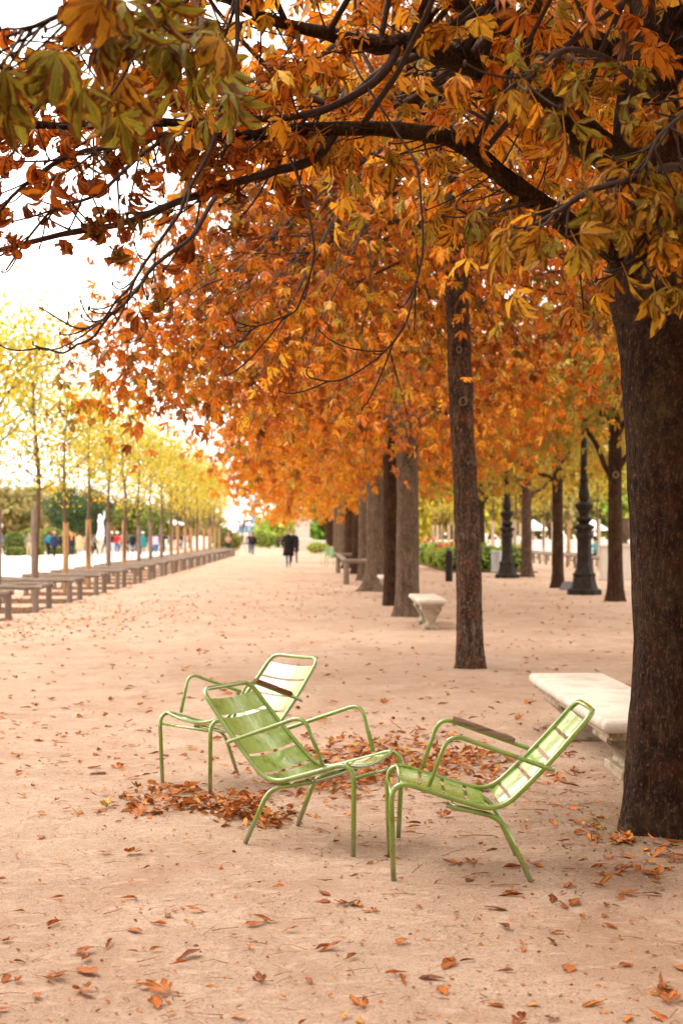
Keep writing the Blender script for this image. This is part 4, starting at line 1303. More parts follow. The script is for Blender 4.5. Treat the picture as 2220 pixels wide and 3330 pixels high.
for i, (px, Y, rr_, zz, lab) in enumerate([(230, 135, 2.1, 2.2, 'dark evergreen tree mass behind the third boarded trunk'), (310, 140, 1.9, 2.4, 'dark evergreen tree behind the white statue'), (445, 138, 1.9, 1.2, 'dark green evergreen shrub behind the crowd, left of the paler one'), (505, 134, 1.5, 1.0, 'bright green evergreen behind the lilac coat')]):
    bg_tree((X(px, Y), Y, 0), 2 * rr_ + zz, rr_ * 1.15, 4200, .22, 'leaf_pine' if i < 2 else 'leaf_hedge', .6, .5, lab, 'evergreens behind the crowd', 260 + i, zlow=.22)
for i, (px, Y, h_, rr_, mat, hue, g, lab) in enumerate([(20, 165, 7.5, 4.0, 'leaf_bg', .6, .3, 'hazy beige background tree at the far left'), (105, 170, 8.0, 4.2, 'leaf_bg', .75, .4, 'hazy olive background tree behind the first boarded trunks'), (180, 178, 8.5, 4.0, 'leaf_yellow', .6, .2, 'pale yellow background tree behind the teal and navy couple'),
        (265, 160, 5.4, 3.6, 'leaf_bg', .1, 0, 'brown background tree left of the white statue'), (300, 175, 6.5, 3.6, 'leaf_yellow', .1, 0, 'golden background tree behind the white statue'), (400, 180, 6.0, 3.8, 'leaf_bg', .4, .3, 'brownish background tree behind the red jacket'), (560, 190, 6.8, 4.0, 'leaf_bg', .7, .3, 'pale background tree behind the middle of the barrier row'),
        (640, 200, 6.5, 4.0, 'leaf_bg', .9, .3, 'pale background tree behind the end of the barrier row'), (925, 170, 4.6, 3.2, 'leaf_fresh', .9, .2, 'light green tree left of the stone pedestal'), (1060, 150, 5.2, 2.2, 'leaf_fresh', .3, .6, 'green tree right of the stone pedestal'),
        (1390, 135, 9, 4.6, 'leaf_yellow', .8, .4, 'yellow green background tree behind the bollard'), (1490, 140, 9, 4.6, 'leaf_bg', .8, .5, 'olive background tree behind the slender trunk'), (1590, 132, 9, 4.6, 'leaf_yellow', .9, .5, 'yellow green background tree behind the farther lamp post'), (1700, 140, 9.5, 4.8, 'leaf_bg', .8, .5, 'olive background tree behind the forked trunk'),
        (1790, 134, 8.6, 4.5, 'leaf_bg', .9, .4, 'pale background tree between the lamp posts'), (1880, 142, 9, 4.5, 'leaf_bg', .5, .4, 'beige background tree behind the nearer lamp post'), (1980, 136, 9, 4.5, 'leaf_fresh', .8, .3, 'green background tree left of the big trunk'), (2100, 140, 9, 4.5, 'leaf_bg', .8, .4, 'background tree hidden behind the big trunk'),
        (1250, 145, 8, 4.0, 'leaf_yellow', .8, .4, 'yellowish background tree behind the alley row'), (1330, 150, 8, 4.0, 'leaf_yellow', .7, .4, 'yellowish background tree left of the bollard')]):
    bg_tree((X(px, Y), Y, 0), h_, rr_, 1620, .66, mat, hue, g, lab, 'trees beyond the garden', 300 + i, zlow=.14)

# flower bed with roses on the right
rr_ = np.random.default_rng(400)
o = MB(); o.box((0, 0, .015), (3.6, 34, .05), bev=.012); o = o.build('planting_bed', M['soil'], smooth=False); o.location = (7.4, 74.5, 0); o['kind'] = 'structure'
i = 0
for Y in (59, 61.5, 64, 66.5, 69, 72, 75, 79, 84, 89):
    for xx in (6.05, 7.2, 8.4):
        if xx > 8 and Y > 75: continue
        xj = xx + rr_.uniform(-.2, .2); hh = rr_.uniform(.42, .62)
        side = {6.05: 'path side', 7.2: 'middle', 8.4: 'right side'}[xx]
        root = leaf_ball('flowering_shrub', (xj, Y + rr_.uniform(-.4, .4), 0), (.75, .95, hh), 750, .11, 'leaf_fresh', rr_.uniform(.4, .8), .3, 'leafy green shrub in the %s of the flower bed, %s from the front' % (side, ORD[(59, 61.5, 64, 66.5, 69, 72, 75, 79, 84, 89).index(Y)]), 'shrub', 'shrubs of the flower bed', 420 + i, hsd=.3)
        if i % 3 == 0 or xx < 6.5 and i % 2:
            fm = MB()
            for _ in range(5): fm.blob((rr_.normal() * .4, rr_.normal() * .4, hh * 2 + rr_.uniform(-.1, .15)), (.07, .07, .06), 7, 5, .08, i)
            fm.build('blossoms', M['red_flower'], root)['kind'] = 'stuff'
        i += 1
# the young trees go on towards the viewpoint, outside the frame
for k in range(4):
    young_tree(-6.42, 21.2 - 4.0 * k, k, 0, 'young tree of the left row outside the frame, %s back from the left edge' % ORD[k], 'young trees left of the viewpoint', 1.05)
for i, (x, d) in enumerate(((-6.4, 1.2), (-6.5, -8.0), (1.83, -20.0))):  # left chestnuts are unseen additions that shade the foreground
    chestnut((x, d), 'chestnut tree behind the viewpoint, ' + ('added on the left for shade, nearest', 'added on the left for shade, farther back', 'right row, farthest back')[i], 'chestnuts around the viewpoint', .2, seed=95 + i, nclump=90, per=18, sig=.65, temps=T_FAR, size=.48, hue=.5, R0=4.8, ntw=.1, arch=.6)
# staked young trees on the right
k = 0
for Y in np.arange(63, 112, 4.0):
    young_tree(9.6 + rng.normal() * .05, float(Y), k, 2, 'pale boarded young tree behind the flower bed, %s from the front' % ORD[k], 'staked trees behind the flower bed', 1.05); k += 1
k = 0
for Y in np.arange(60, 96, 4.0):
    young_tree(13.0 + rng.normal() * .08, float(Y), k + 1, 2 if k % 3 else 1, 'boarded young tree on the far right terrace, %s from the front' % ORD[k], 'staked trees of the right terrace', 1.05)
    barrier(12.1, 13.9, Y - 1.0, Y + 1.0, .58, 'pale log barrier around the %s boarded tree of the right terrace' % ORD[k], 'log barriers of the right terrace'); k += 1

# ------------------------------------------------------------------ pedestals, statues, monument, walls
def statue_fig(name, loc, s, label, ph, seed, mat='statue'):
    """standing draped figure on a moulded pedestal"""
    root = empty(name, loc, seed * 1.3); tag(root, label, 'statue')
    m = MB(); m.lathe([(.62, 0), (.62, ph * .12), (.5, ph * .16), (.48, ph * .85), (.58, ph * .9), (.58, ph)], sq=4, phase=PI / 4); m.build('pedestal', M['lime' if mat == 'statue' else mat], root, smooth=False)
    r = np.random.default_rng(seed)
    V, F = [], []
    prof = [(0, .42, .36), (.25, .36, .30), (.55, .30, .25), (.85, .27, .22), (1.0, .29, .22), (1.2, .24, .18), (1.4, .30, .2), (1.55, .30, .18), (1.64, .12, .11), (1.70, .09, .10), (1.76, .12, .14), (1.86, .125, .145), (1.95, .09, .10), (1.99, .02, .02)]
    n = 20
    for i, (z, a, b) in enumerate(prof):
        for q in range(n):
            t = 2 * PI * q / n
            f = 1 + (.10 * math.sin(7 * t + z * 3) if z < 1.0 else 0)
            V.append((a * f * math.cos(t) + .10 * math.sin(z * 2.2), b * f * math.sin(t), z))
    for i in range(len(prof) - 1):
        for q in range(n):
            q2 = (q + 1) % n; F.append((i * n + q, i * n + q2, (i + 1) * n + q2, (i + 1) * n + q))
    F.append(tuple((len(prof) - 1) * n + q for q in range(n)))
    m = MB(); m.add([(x * s, y * s, z * s + ph) for x, y, z in V], F)
    for sg, pts in ((1, [(.34, 0, 1.5), (.46, -.1, 1.75), (.30, -.2, 2.05), (.18, -.22, 2.2)]), (-1, [(-.22, 0, 1.5), (-.36, -.1, 1.2), (-.20, -.3, 1.0)])):
        m.tube(spline([(x * s, y * s, z * s + ph) for x, y, z in pts], 4), np.linspace(.085, .05, 4 * (len(pts) - 1) + 1) * s, 8)
    m.build('figure', M[mat], root)
    return root


statue_fig('statue', (X(330, 112), 112, 0), 1.0, 'white marble statue on a pedestal behind the walkers at the left', 1.15, 1)
statue_fig('statue', (X(-2, 112), 112, 0), 1.0, 'white marble statue cut off by the left edge', 1.1, 2)
statue_fig('statue', (X(1020, 150), 150, .9), .85, 'small white statue right of the big stone pedestal', 1.1, 3)
root = empty('stone_pedestal', (X(983, 134), 134, 0)); tag(root, 'big beige stone pedestal at the end of the alley', 'pedestal')
m = MB(); m.box((.45, 0, .28), (3.3, 2.6, .56)); m.build('step', M['lime'], root, smooth=False)
m = MB(); m.box((.25, 0, .82), (2.2, 2.0, .52)); m.box((.1, 0, 1.16), (1.75, 1.75, .16), taper=.9); m.build('base', M['lime'], root, smooth=False)
m = MB(); m.box((0, 0, 2.10), (1.36, 1.36, 1.72)); m.build('shaft', M['lime'], root, smooth=False)
m = MB(); m.box((0, 0, 3.02), (1.52, 1.52, .12)); m.box((0, 0, 3.14), (1.7, 1.7, .12)); m.build('cornice', M['lime'], root, smooth=False)


def wall(name, px0, px1, Y, h, label, mat='statue', z=0.0, bal=False):
    a, b = X(px0, Y), X(px1, Y)
    root = empty(name, ((a + b) / 2, Y, z)); tag(root, label, 'wall')
    L = b - a
    m = MB(); m.box((0, 0, h * .08), (L + .1, .56, h * .16)); m.box((0, 0, h * .5), (L, .4, h * .70)); m.build('body', M[mat], root, smooth=False)
    m = MB(); m.box((0, 0, h * .93), (L + .14, .62, h * .14)); m.build('coping', M[mat], root, smooth=False)
    if bal:
        k = max(2, int(L / 1.6))
        for i in range(k + 1):
            m = MB(); m.box((-L / 2 + L * i / k, 0, h + .32), (.5, .5, .64)); m.build('pier', M[mat], root, smooth=False)
        m = MB(); m.box((0, 0, h + .72), (L + .3, .6, .16)); m.build('handrail', M[mat], root, smooth=False)
    return root


wall('terrace_wall', 345, 700, 165, 1.3, 'pale terrace wall behind the crowd and the barrier row', bal=False)
wall('terrace_wall', 850, 965, 190, 1.0, 'long pale wall left of the big stone pedestal')
wall('terrace_wall', 1010, 1085, 148, .95, 'pale wall below the small white statue')
wall('terrace_wall', 1400, 2150, 118, 1.1, 'low pale wall beyond the right terrace')
# raised terrace far behind
m = MB(); m.box((0, 0, .9), (90, 30, 1.8), bev=.3); o = m.build('upper_terrace', M['lime'], smooth=False); o.location = (-25, 232, 0); tag(o, kind='structure')
root = empty('fountain_monument', (X(826, 250), 250, 0)); tag(root, 'blue grey tiered monument far away at the end of the alley', 'monument')
m = MB(); m.lathe([(3.2, 0), (3.2, 2.4), (2.6, 2.6), (2.2, 3.0), (1.6, 3.3)], 24); m.build('base', M['bronze'], root, auto=40)
m = MB(); m.lathe([(.7, 3.3), (.6, 3.7), (1.9, 3.9), (2.1, 4.1), (1.0, 4.2), (.45, 4.4), (.4, 5.0), (.95, 5.2), (1.0, 5.3), (.4, 5.4), (.3, 6.2), (.15, 7.6), (.02, 7.8)], 20); m.build('basin', M['bronze'], root, auto=40)
for i in range(8):
    a = i * PI / 4; m = MB(); m.lathe([(.32, 2.4), (.30, 3.0), (.22, 3.5), (.28, 3.9), (.12, 4.1), (.16, 4.25), (.02, 4.45)], 10, (2.5 * math.cos(a), 2.5 * math.sin(a), 0)); m.build('figure', M['bronze'], root)
# urn on a pedestal and stone post beside the second row
root = empty('urn', (X(2032, 48), 48, 0)); tag(root, 'dark urn on a stone pedestal half hidden by the big trunk', 'urn')
m = MB(); m.box((0, 0, .05), (.62, .62, .10)); m.box((0, 0, .62), (.5, .5, 1.04)); m.box((0, 0, 1.19), (.6, .6, .10)); m.build('pedestal', M['lime'], root, smooth=False)
m = MB(); m.lathe([(.16, 1.24), (.10, 1.32), (.2, 1.42), (.29, 1.65), (.27, 1.9), (.31, 2.05), (.33, 2.1), (.25, 2.1)], 18); m.build('bowl', M['bark_grey'], root, auto=50)
root = empty('stone_post', (X(1970, 48), 48, 0)); tag(root, 'plain square stone post left of the dark urn', 'post')
m = MB(); m.box((0, 0, .56), (.34, .34, 1.12), bev=.02); m.build('shaft', M['lime'], root, smooth=False)
m = MB(); m.box((0, 0, 1.16), (.40, .40, .08), bev=.015); m.build('cap', M['lime'], root, smooth=False)


def parasol(x, y, z, r, mat, label):
    root = empty('parasol', (x, y, z)); tag(root, label, 'parasol')
    m = MB(); V = [(0, 0, 2.55)]; F = []
    for k in range(16):
        a = 2 * PI * k / 16; rr = r * (1 if k % 2 == 0 else .94); V.append((rr * math.cos(a), rr * math.sin(a), 1.95)); 
    for k in range(16):
        a = 2 * PI * k / 16; rr = r * (1 if k % 2 == 0 else .94); V.append((rr * math.cos(a), rr * math.sin(a), 1.80))
    for k in range(16):
        k2 = (k + 1) % 16; F += [(0, 1 + k, 1 + k2), (1 + k, 17 + k, 17 + k2, 1 + k2)]
    m.add(V, F); m.build('canopy', mat, root, smooth=False)
    m = MB(); m.tube([(0, 0, 0), (0, 0, 2.5)], .03, 8); m.build('pole', M['zinc'], root)
    m = MB(); m.lathe([(.3, 0), (.3, .05), (.05, .09)], 14); m.build('foot', M['iron'], root)


M['white_cloth'] = m_plain('white_cloth', (.80, .79, .77), .8, .2, .06)
M['red_cloth'] = m_plain('red_cloth', (.62, .05, .035), .8, .2, .15)
parasol(X(1925, 92), 92, 0, 1.05, M['white_cloth'], 'white parasol behind the nearer lamp post')
parasol(X(1735, 96), 96, 0, .95, M['white_cloth'], 'white parasol between the forked trunk and thin trunk')
parasol(X(505, 170), 170, 1.0, 1.6, M['red_cloth'], 'red parasol above the crowd at the left')
parasol(X(556, 175), 175, .9, 1.8, M['white_cloth'], 'white parasol above the crowd, right of the red one')

# distant slatted garden chairs
def far_chair(x, y, rz, label):
    root = empty('garden_chair', (x, y, 0), rz); tag(root, label, 'chair', 'pale green chairs down the alley')
    for sx in (-1, 1):
        m = MB(); m.tube(fillet([(sx * .24, .22, 0), (sx * .22, .2, .45), (sx * .21, .26, .92)], [0, .1, 0]), .016, 7); m.build('leg', M['paint_pale'], root)
        m = MB(); m.tube(fillet([(sx * .25, -.22, 0), (sx * .24, -.2, .66), (sx * .22, .2, .68)], [0, .1, 0]), .016, 7); m.build('leg', M['paint_pale'], root)
    for i in range(5):
        m = MB(); m.box((0, -.19 + i * .095, .44), (.44, .075, .012)); m.build('slat', M['paint_pale'], root, smooth=False)
    for i in range(3):
        m = MB(); m.box((0, .235 + i * .012, .58 + i * .13), (.42, .012, .09)); m.build('slat', M['paint_pale'], root, smooth=False)
    m = MB(); m.tube([(-.21, .26, .92), (.21, .26, .92)], .016, 7); m.build('top_rail', M['paint_pale'], root)


M['paint_pale'] = m_plain('pale_green_paint', (.26, .40, .20), .4, .5, .15)
far_chair(X(1075, 68), 68, .3, 'pale green garden chair on the alley, nearer of the two by the row')
far_chair(X(1062, 73), 73, -1.2, 'pale green garden chair on the alley, farther of the two by the row')
leaf_ball('lime_shrub', (X(1032, 112), 112, .1), (.9, .7, .42), 1100, .12, 'leaf_fresh', 1.0, .1, 'lime green low bush at the foot of the stone pedestal', 'bush', None, 470)

# ------------------------------------------------------------------ people
SK = {}
def skeleton(pose):
    J = {}; E = []; Rd = {}
    def v(n, p, r, par=None):
        J[n] = np.array(p, float); Rd[n] = r
        if par: E.append((par, n))
    sit = pose == 'sit'
    pz = .52 if sit else .93
    v('pelvis', (0, 0, pz), (.15, .11)); v('waist', (0, .005, pz + .17), (.130, .095), 'pelvis'); v('chest', (0, .0, pz + .38), (.165, .115), 'waist'); v('nb', (0, .01, pz + .52), (.075, .065), 'chest')
    v('neck', (0, 0, pz + .59), (.05, .05), 'nb'); v('head', (0, -.012, pz + .67), (.072, .088), 'neck'); v('brow', (0, -.012, pz + .745), (.075, .092), 'head'); v('crown', (0, .0, pz + .80), (.05, .06), 'brow')
    v('nose', (0, -.105, pz + .685), (.012, .012), 'head')
    for s, n in ((1, 'l'), (-1, 'r')):
        st = {'walk': (.26 * s), 'stand': 0, 'photo': 0, 'sit': 0, 'stride': -.22 * s}[pose]
        hz = pz - .05
        v('hip' + n, (s * .09, 0, hz), (.095, .09), 'pelvis')
        if sit:
            v('knee' + n, (s * .11, -.42, .48), (.065, .065), 'hip' + n); v('ank' + n, (s * .11, -.40, .08), (.042, .042), 'knee' + n)
            v('toe' + n, (s * .12, -.56, .035), (.04, .03), 'ank' + n)
        else:
            kb = -abs(st) * .35 - .02
            v('knee' + n, (s * .095, -st * .5 + kb * .4, .49), (.062, .062), 'hip' + n)
            lift = .05 if st < 0 else 0
            v('ank' + n, (s * .095, -st + .02, .08 + lift), (.042, .045), 'knee' + n); v('toe' + n, (s * .105, -st - .13, .035 + lift * .4), (.04, .03), 'ank' + n)
        v('sh' + n, (s * .18, .01, pz + .47), (.065, .065), 'chest')
        sw = {'walk': -.16 * s, 'stand': 0, 'photo': 0, 'sit': 0, 'stride': .14 * s}[pose]
        if pose == 'photo' or sit:
            v('el' + n, (s * .23, -.12, pz + .24), (.048, .048), 'sh' + n); hz_ = pz + (.45 if pose == 'photo' else .12)
            v('wr' + n, (s * .10, -.30, hz_), (.034, .034), 'el' + n); hd = np.array([s * .06, -.37, hz_ + .03]); out = np.array([-s * .2, -.7, .5])
        else:
            v('el' + n, (s * .245, .03 - sw * .4, pz + .21), (.048, .048), 'sh' + n)
            v('wr' + n, (s * .25, -.06 - sw, pz - .02), (.034, .034), 'el' + n); hd = np.array([s * .25, -.08 - sw, pz - .09]); out = np.array([0, -.25, -1.0])
        v('hand' + n, hd, (.036, .022), 'wr' + n)
        o_ = out / np.linalg.norm(out); sdv = np.array([0, 1.0, 0]) if abs(o_[2]) > .7 else np.array([1.0, 0, 0])
        for k, ln in enumerate((.075, .085, .08, .065)):
            b = hd + o_ * .03 + sdv * (k - 1.5) * .019
            v('f%d%s' % (k, n), b, (.010, .010), 'hand' + n); v('g%d%s' % (k, n), b + o_ * ln + np.array([-s * .015, 0, 0]), (.008, .008), 'f%d%s' % (k, n))
        v('th' + n, hd + o_ * .02 - sdv * .045, (.010, .010), 'hand' + n)
    return J, E, Rd


def body_mesh(pose):
    J, E, Rd = skeleton(pose); names = list(J)
    me = bpy.data.meshes.new('body_cage')
    me.from_pydata([tuple(J[n]) for n in names], [(names.index(a), names.index(b)) for a, b in E], [])
    o = bpy.data.objects.new('body_cage', me); COL.objects.link(o)
    md = o.modifiers.new('skin', 'SKIN'); md.use_smooth_shade = True; md.branch_smoothing = .4
    for i, n in enumerate(names):
        sv = me.skin_vertices[0].data[i]; sv.radius = Rd[n]; sv.use_root = (n == 'pelvis')
    ss = o.modifiers.new('sub', 'SUBSURF'); ss.levels = 1; ss.render_levels = 1
    dg = bpy.context.evaluated_depsgraph_get()
    out = bpy.data.meshes.new_from_object(o.evaluated_get(dg))
    bpy.data.objects.remove(o); bpy.data.meshes.remove(me)
    reg = {}
    for n in names:
        reg[n] = 0 if n in ('neck', 'head', 'brow', 'crown', 'nose') or n[:4] == 'hand' or n[0] in 'fg' or n[:2] == 'th' else 2 if n[:3] in ('hip', 'kne', 'pel') else 3 if n[:3] in ('ank', 'toe') else 1
    A = np.array([J[n] for n in names]); rg = np.array([reg[n] for n in names])
    # nearest point on bones decides skin / top / trousers / shoes
    nv = len(out.polygons); cen = np.zeros(nv * 3); out.polygons.foreach_get('center', cen); cen = cen.reshape(-1, 3)
    samp, sr = [], []
    for a, b in E:
        for t in np.linspace(0, 1, 6): samp.append(J[a] * (1 - t) + J[b] * t); sr.append(reg[a] if t < .5 else reg[b])
        if a[:3] == 'kne': sr[-6:] = [2, 2, 2, 2, 2, 3]
        if a[:2] == 'el': sr[-6:] = [1, 1, 1, 1, 1, 1]
    samp = np.array(samp); sr = np.array(sr)
    ix = np.argmin(np.linalg.norm(cen[:, None] - samp[None], axis=2), 1)
    for _ in range(4): out.materials.append(None)
    out.polygons.foreach_set('material_index', sr[ix].astype(np.int32)); out.polygons.foreach_set('use_smooth', np.ones(nv, bool))
    out.name = 'body'
    return out


BODY = {p: body_mesh(p) for p in ('stand', 'walk', 'stride', 'photo', 'sit')}
CL = {}
def cloth(c):
    if c not in CL: CL[c] = m_plain('cloth_%d' % len(CL), c, .85, .15, .2, 12)
    return CL[c]


M['skin'] = m_plain('skin', (.52, .30, .21), .55, .3, .08)
BLACK, NAVY, JEANS, KHAKI, WHITE = (.012, .011, .012), (.018, .024, .06), (.06, .11, .22), (.42, .32, .22), (.72, .70, .66)


def person(px, fy, label, top, legs, pose='walk', face=0.0, h=1.70, coat=None, coatc=None, hair=(.03, .018, .01), hat=None, scarf=None, bag=None, hairlong=False, shoes=(.02, .015, .012), z=None, Y=None, xoff=0.0):
    if Y is None: Y = CAM_H * FPX / (fy - 1738)
    root = empty('person', (X(px, Y) + xoff, Y, z or 0.0), face); tag(root, label, 'person', None)
    s = h / 1.74; root.scale = (s, s, s)
    b = link(bpy.data.objects.new('body', BODY[pose]), root)
    for i, mt in enumerate((M['skin'], cloth(top), cloth(legs), cloth(shoes))):
        b.material_slots[i].link = 'OBJECT'; b.material_slots[i].material = mt
    pz = .52 if pose == 'sit' else .93
    hd = MB(); V, F = [], []
    n, mm = 14, 7
    for i in range(mm + 1):       # hair shell open at the face
        th = PI / 2 * (1.0 - i / mm * (1.75 if hairlong else 1.35))
        for k in range(n):
            a = PI * .18 + (2 * PI - PI * .36) * k / (n - 1) - PI / 2
            V.append((.089 * math.cos(th) * math.cos(a), .004 + .104 * math.cos(th) * math.sin(a), pz + .715 + (.115 if th > 0 else .13) * math.sin(th)))
    for i in range(mm):
        for k in range(n - 1): F.append((i * n + k, i * n + k + 1, (i + 1) * n + k + 1, (i + 1) * n + k))
    hd.add(V, F)
    if hairlong: hd.tube(spline([(0, .07, pz + .70), (0, .10, pz + .58), (0, .11, pz + .42)], 3), np.linspace(.075, .05, 7), 8)
    hd.build('hair', cloth(hair), root)
    if hat:
        m = MB(); m.lathe([(.102, pz + .715), (.106, pz + .76), (.095, pz + .82), (.06, pz + .86), (.01, pz + .875)], 14); m.build('hat', cloth(hat), root)
    if scarf:
        m = MB(); m.lathe([(.07, pz + .50), (.10, pz + .53), (.105, pz + .57), (.07, pz + .60)], 14); m.tube([(.03, -.12, pz + .52), (.035, -.155, pz + .35), (.03, -.15, pz + .18)], [.045, .05, .04], 8); m.build('scarf', cloth(scarf), root)
    if coat:
        V, F = [], []; n = 20
        z1 = pz + .47; z0 = pz + .47 - coat
        prof = [(0, .085, .075), (.03, .165, .105), (.12, .20, .14), (.30, .185, .135), (.5, .20, .155), (.75, .225, .18), (1.0, .25, .205)]
        zs = [z1 + .04, z1 + .02, z1 - .06] + [z1 - .06 - (z1 - .06 - z0) * t for t in (.25, .5, .75, 1.0)]
        for (t, a, c), z_ in zip(prof, zs):
            for k in range(n):
                q = 2 * PI * k / n; f = 1 + .035 * math.sin(5 * q + t * 4); V.append((a * f * math.cos(q), c * f * math.sin(q), z_))
        for i in range(len(prof) - 1):
            for k in range(n):
                k2 = (k + 1) % n; F.append((i * n + k, i * n + k2, (i + 1) * n + k2, (i + 1) * n + k))
        m = MB(); m.add(V, F); o = m.build('coat', cloth(coatc or top), root)
        sl = o.modifiers.new('thick', 'SOLIDIFY'); sl.thickness = .012
    if bag:
        m = MB(); m.box((0, .20, pz + .28), (.28, .14, .40), bev=.04); m.build('backpack', cloth(bag), root)
    return root


person(10, 1806, 'person in a bright blue jacket at the left edge', (.02, .10, .42), BLACK, 'walk', 1.2)
person(100, 1812, 'person in a grey beige jacket and khaki trousers at the left', (.22, .18, .14), KHAKI, 'stand', .3)
person(77, 1790, 'person in dark clothes left of the khaki trousers', (.03, .03, .05), BLACK, 'stand', 2.8, hat=WHITE)
person(138, 1786, 'person in an orange jacket behind the second boarded trunk', (.72, .20, .03), KHAKI, 'stand', 1.0)
person(163, 1812, 'person in a teal jacket beside the navy jacket', (.02, .14, .24), BLACK, 'walk', 3.0)
person(181, 1815, 'person in a navy jacket with a pink hat', NAVY, BLACK, 'walk', 2.8, coat=.62, hat=(.62, .22, .28))
person(235, 1810, 'person in a dark navy coat with an orange scarf', (.02, .022, .04), NAVY, 'walk', .2, coat=.6, scarf=(.62, .24, .03), hairlong=True, hair=(.30, .10, .02), h=1.78)
person(218, 1790, 'person in black just left of the orange scarf', BLACK, BLACK, 'stand', 2.5)
person(262, 1812, 'person in a tan coat and pink skirt', (.58, .33, .18), (.62, .24, .32), 'stand', 2.9, coat=.85)
person(289, 1811, 'person in a beige top and dark skirt beside the tan coat', (.60, .50, .42), (.06, .03, .025), 'stand', 3.1, coat=.95, coatc=(.10, .06, .05))
person(313, 1810, 'person in an olive jacket and black trousers beside a tan boarded trunk', (.16, .14, .08), BLACK, 'walk', 2.0)
person(328, 1788, 'distant walker in dark clothes under the white statue', (.04, .03, .04), BLACK, 'walk', 1.5)
person(367, 1810, 'person in a black jacket and light jeans', BLACK, (.40, .50, .62), 'stand', 2.9, hat=(.65, .62, .58))
person(384, 1810, 'person in a bright red jacket and blue jeans', (.62, .02, .025), JEANS, 'stand', 3.4, hat=(.75, .73, .70))
person(411, 1808, 'person in a dark brown jacket with a pale blue hat', (.05, .02, .02), BLACK, 'walk', 1.8, coat=.55, hat=(.35, .55, .65))
person(434, 1799, 'person in a long black coat beside a grey boarded trunk', BLACK, BLACK, 'walk', 2.7, coat=.7)
person(467, 1806, 'person in a long teal coat', (.02, .17, .18), (.10, .08, .06), 'stand', 3.2, coat=.75, hat=(.60, .62, .62))
person(482, 1785, 'person in a yellow orange jacket behind the teal coat', (.75, .30, .02), NAVY, 'stand', 3.0, hat=(.02, .06, .25))
person(508, 1803, 'person in a lilac coat and jeans', (.48, .36, .44), (.05, .15, .36), 'stand', 2.6, coat=.62, hairlong=True)
person(534, 1797, 'person in a black jacket raising a camera', BLACK, BLACK, 'photo', 2.2)
person(548, 1788, 'person in a navy jacket beside the raised camera', (.015, .02, .07), (.25, .25, .27), 'walk', 1.4)
person(570, 1787, 'person in a grey jacket and pale trousers between boarded trunks', (.06, .06, .09), (.50, .45, .38), 'stand', 2.4)
person(583, 1785, 'person in a dark red jacket between boarded trunks', (.30, .03, .03), NAVY, 'walk', 2.0)
person(604, 1784, 'person in white between the later boarded trunks', WHITE, (.30, .30, .30), 'stand', 2.9)
person(625, 1780, 'person in a dark brown jacket near the end of the barriers', (.07, .03, .02), BLACK, 'stand', 2.2)
person(652, 1777, 'person in a pale jacket near the end of the barriers', (.66, .64, .62), (.10, .16, .30), 'walk', 2.0)
person(678, 1776, 'person in a pink top near the end of the barriers', (.62, .30, .34), (.45, .42, .40), 'stand', 2.0)
person(743, 1808, 'person with a pink hat and tan top holding something, beside the barriers', (.50, .27, .20), (.02, .03, .05), 'photo', .3, h=1.62, hat=(.45, .14, .22), bag=(.08, .02, .03))
person(788, 1789, 'person in a dark maroon jacket far down the alley', (.045, .018, .028), (.35, .30, .28), 'walk', 1.0, bag=(.03, .02, .03))
person(822, 1805, 'person in a black jacket with a red scarf walking down the alley', (.012, .010, .010), (.03, .05, .11), 'walk', 3.0, coat=.52, scarf=(.40, .02, .03), bag=(.03, .02, .02))
person(812, 1800, 'person in navy half hidden behind the red scarf walker', (.02, .02, .05), (.03, .05, .11), 'walk', 3.0)
person(938, 1845, 'person in a long black coat and blue jeans walking towards the viewer', BLACK, (.06, .10, .20), 'stride', .15, h=1.82, coat=.88, hair=(.20, .10, .06), shoes=(.20, .07, .03))
person(956, 1832, 'person in black walking behind the long black coat', BLACK, BLACK, 'walk', .2, h=1.80, coat=.80)
person(845, 1768, 'seated person in pale blue on the far lawn edge', (.40, .52, .66), NAVY, 'sit', 1.0)
for i, (px, Yp, top, lab) in enumerate([(782, 215, (.45, .35, .28), 'tan'), (790, 218, BLACK, 'black'), (802, 216, (.62, .12, .25), 'pink'), (820, 219, (.45, .48, .52), 'grey'), (838, 215, (.06, .07, .12), 'navy'), (866, 220, (.62, .52, .44), 'cream'), (880, 218, (.25, .22, .30), 'mauve')]):
    person(px, 0, 'tiny far person in %s on the upper terrace by the monument' % lab, top, BLACK, 'stand', i * .9, Y=Yp + 4, z=1.8)
for i, (px, lab, c) in enumerate([(894, 'black, leftmost of three', BLACK), (905, 'dark plum', (.10, .03, .07)), (917, 'charcoal, rightmost of three', (.03, .03, .035))]):
    person(px, 0, 'seated far person in %s left of the stone pedestal' % lab, c, BLACK, 'sit', 2.0 + i, Y=165)
person(1850, 0, 'person in a white shirt sitting on a barrier behind the thin trunk', WHITE, (.30, .28, .26), 'sit', 2.4, Y=74, z=.12, hair=(.45, .28, .2))
person(1937, 0, 'person in dark hat and blue green top, sitting by the nearer lamp post', (.08, .30, .34), BLACK, 'sit', -1.2, Y=66, z=.12, hat=(.02, .02, .03))
person(1683, 0, 'person in white with red trousers beside the farther lamp post', WHITE, (.60, .10, .06), 'stand', 2.8, Y=78)

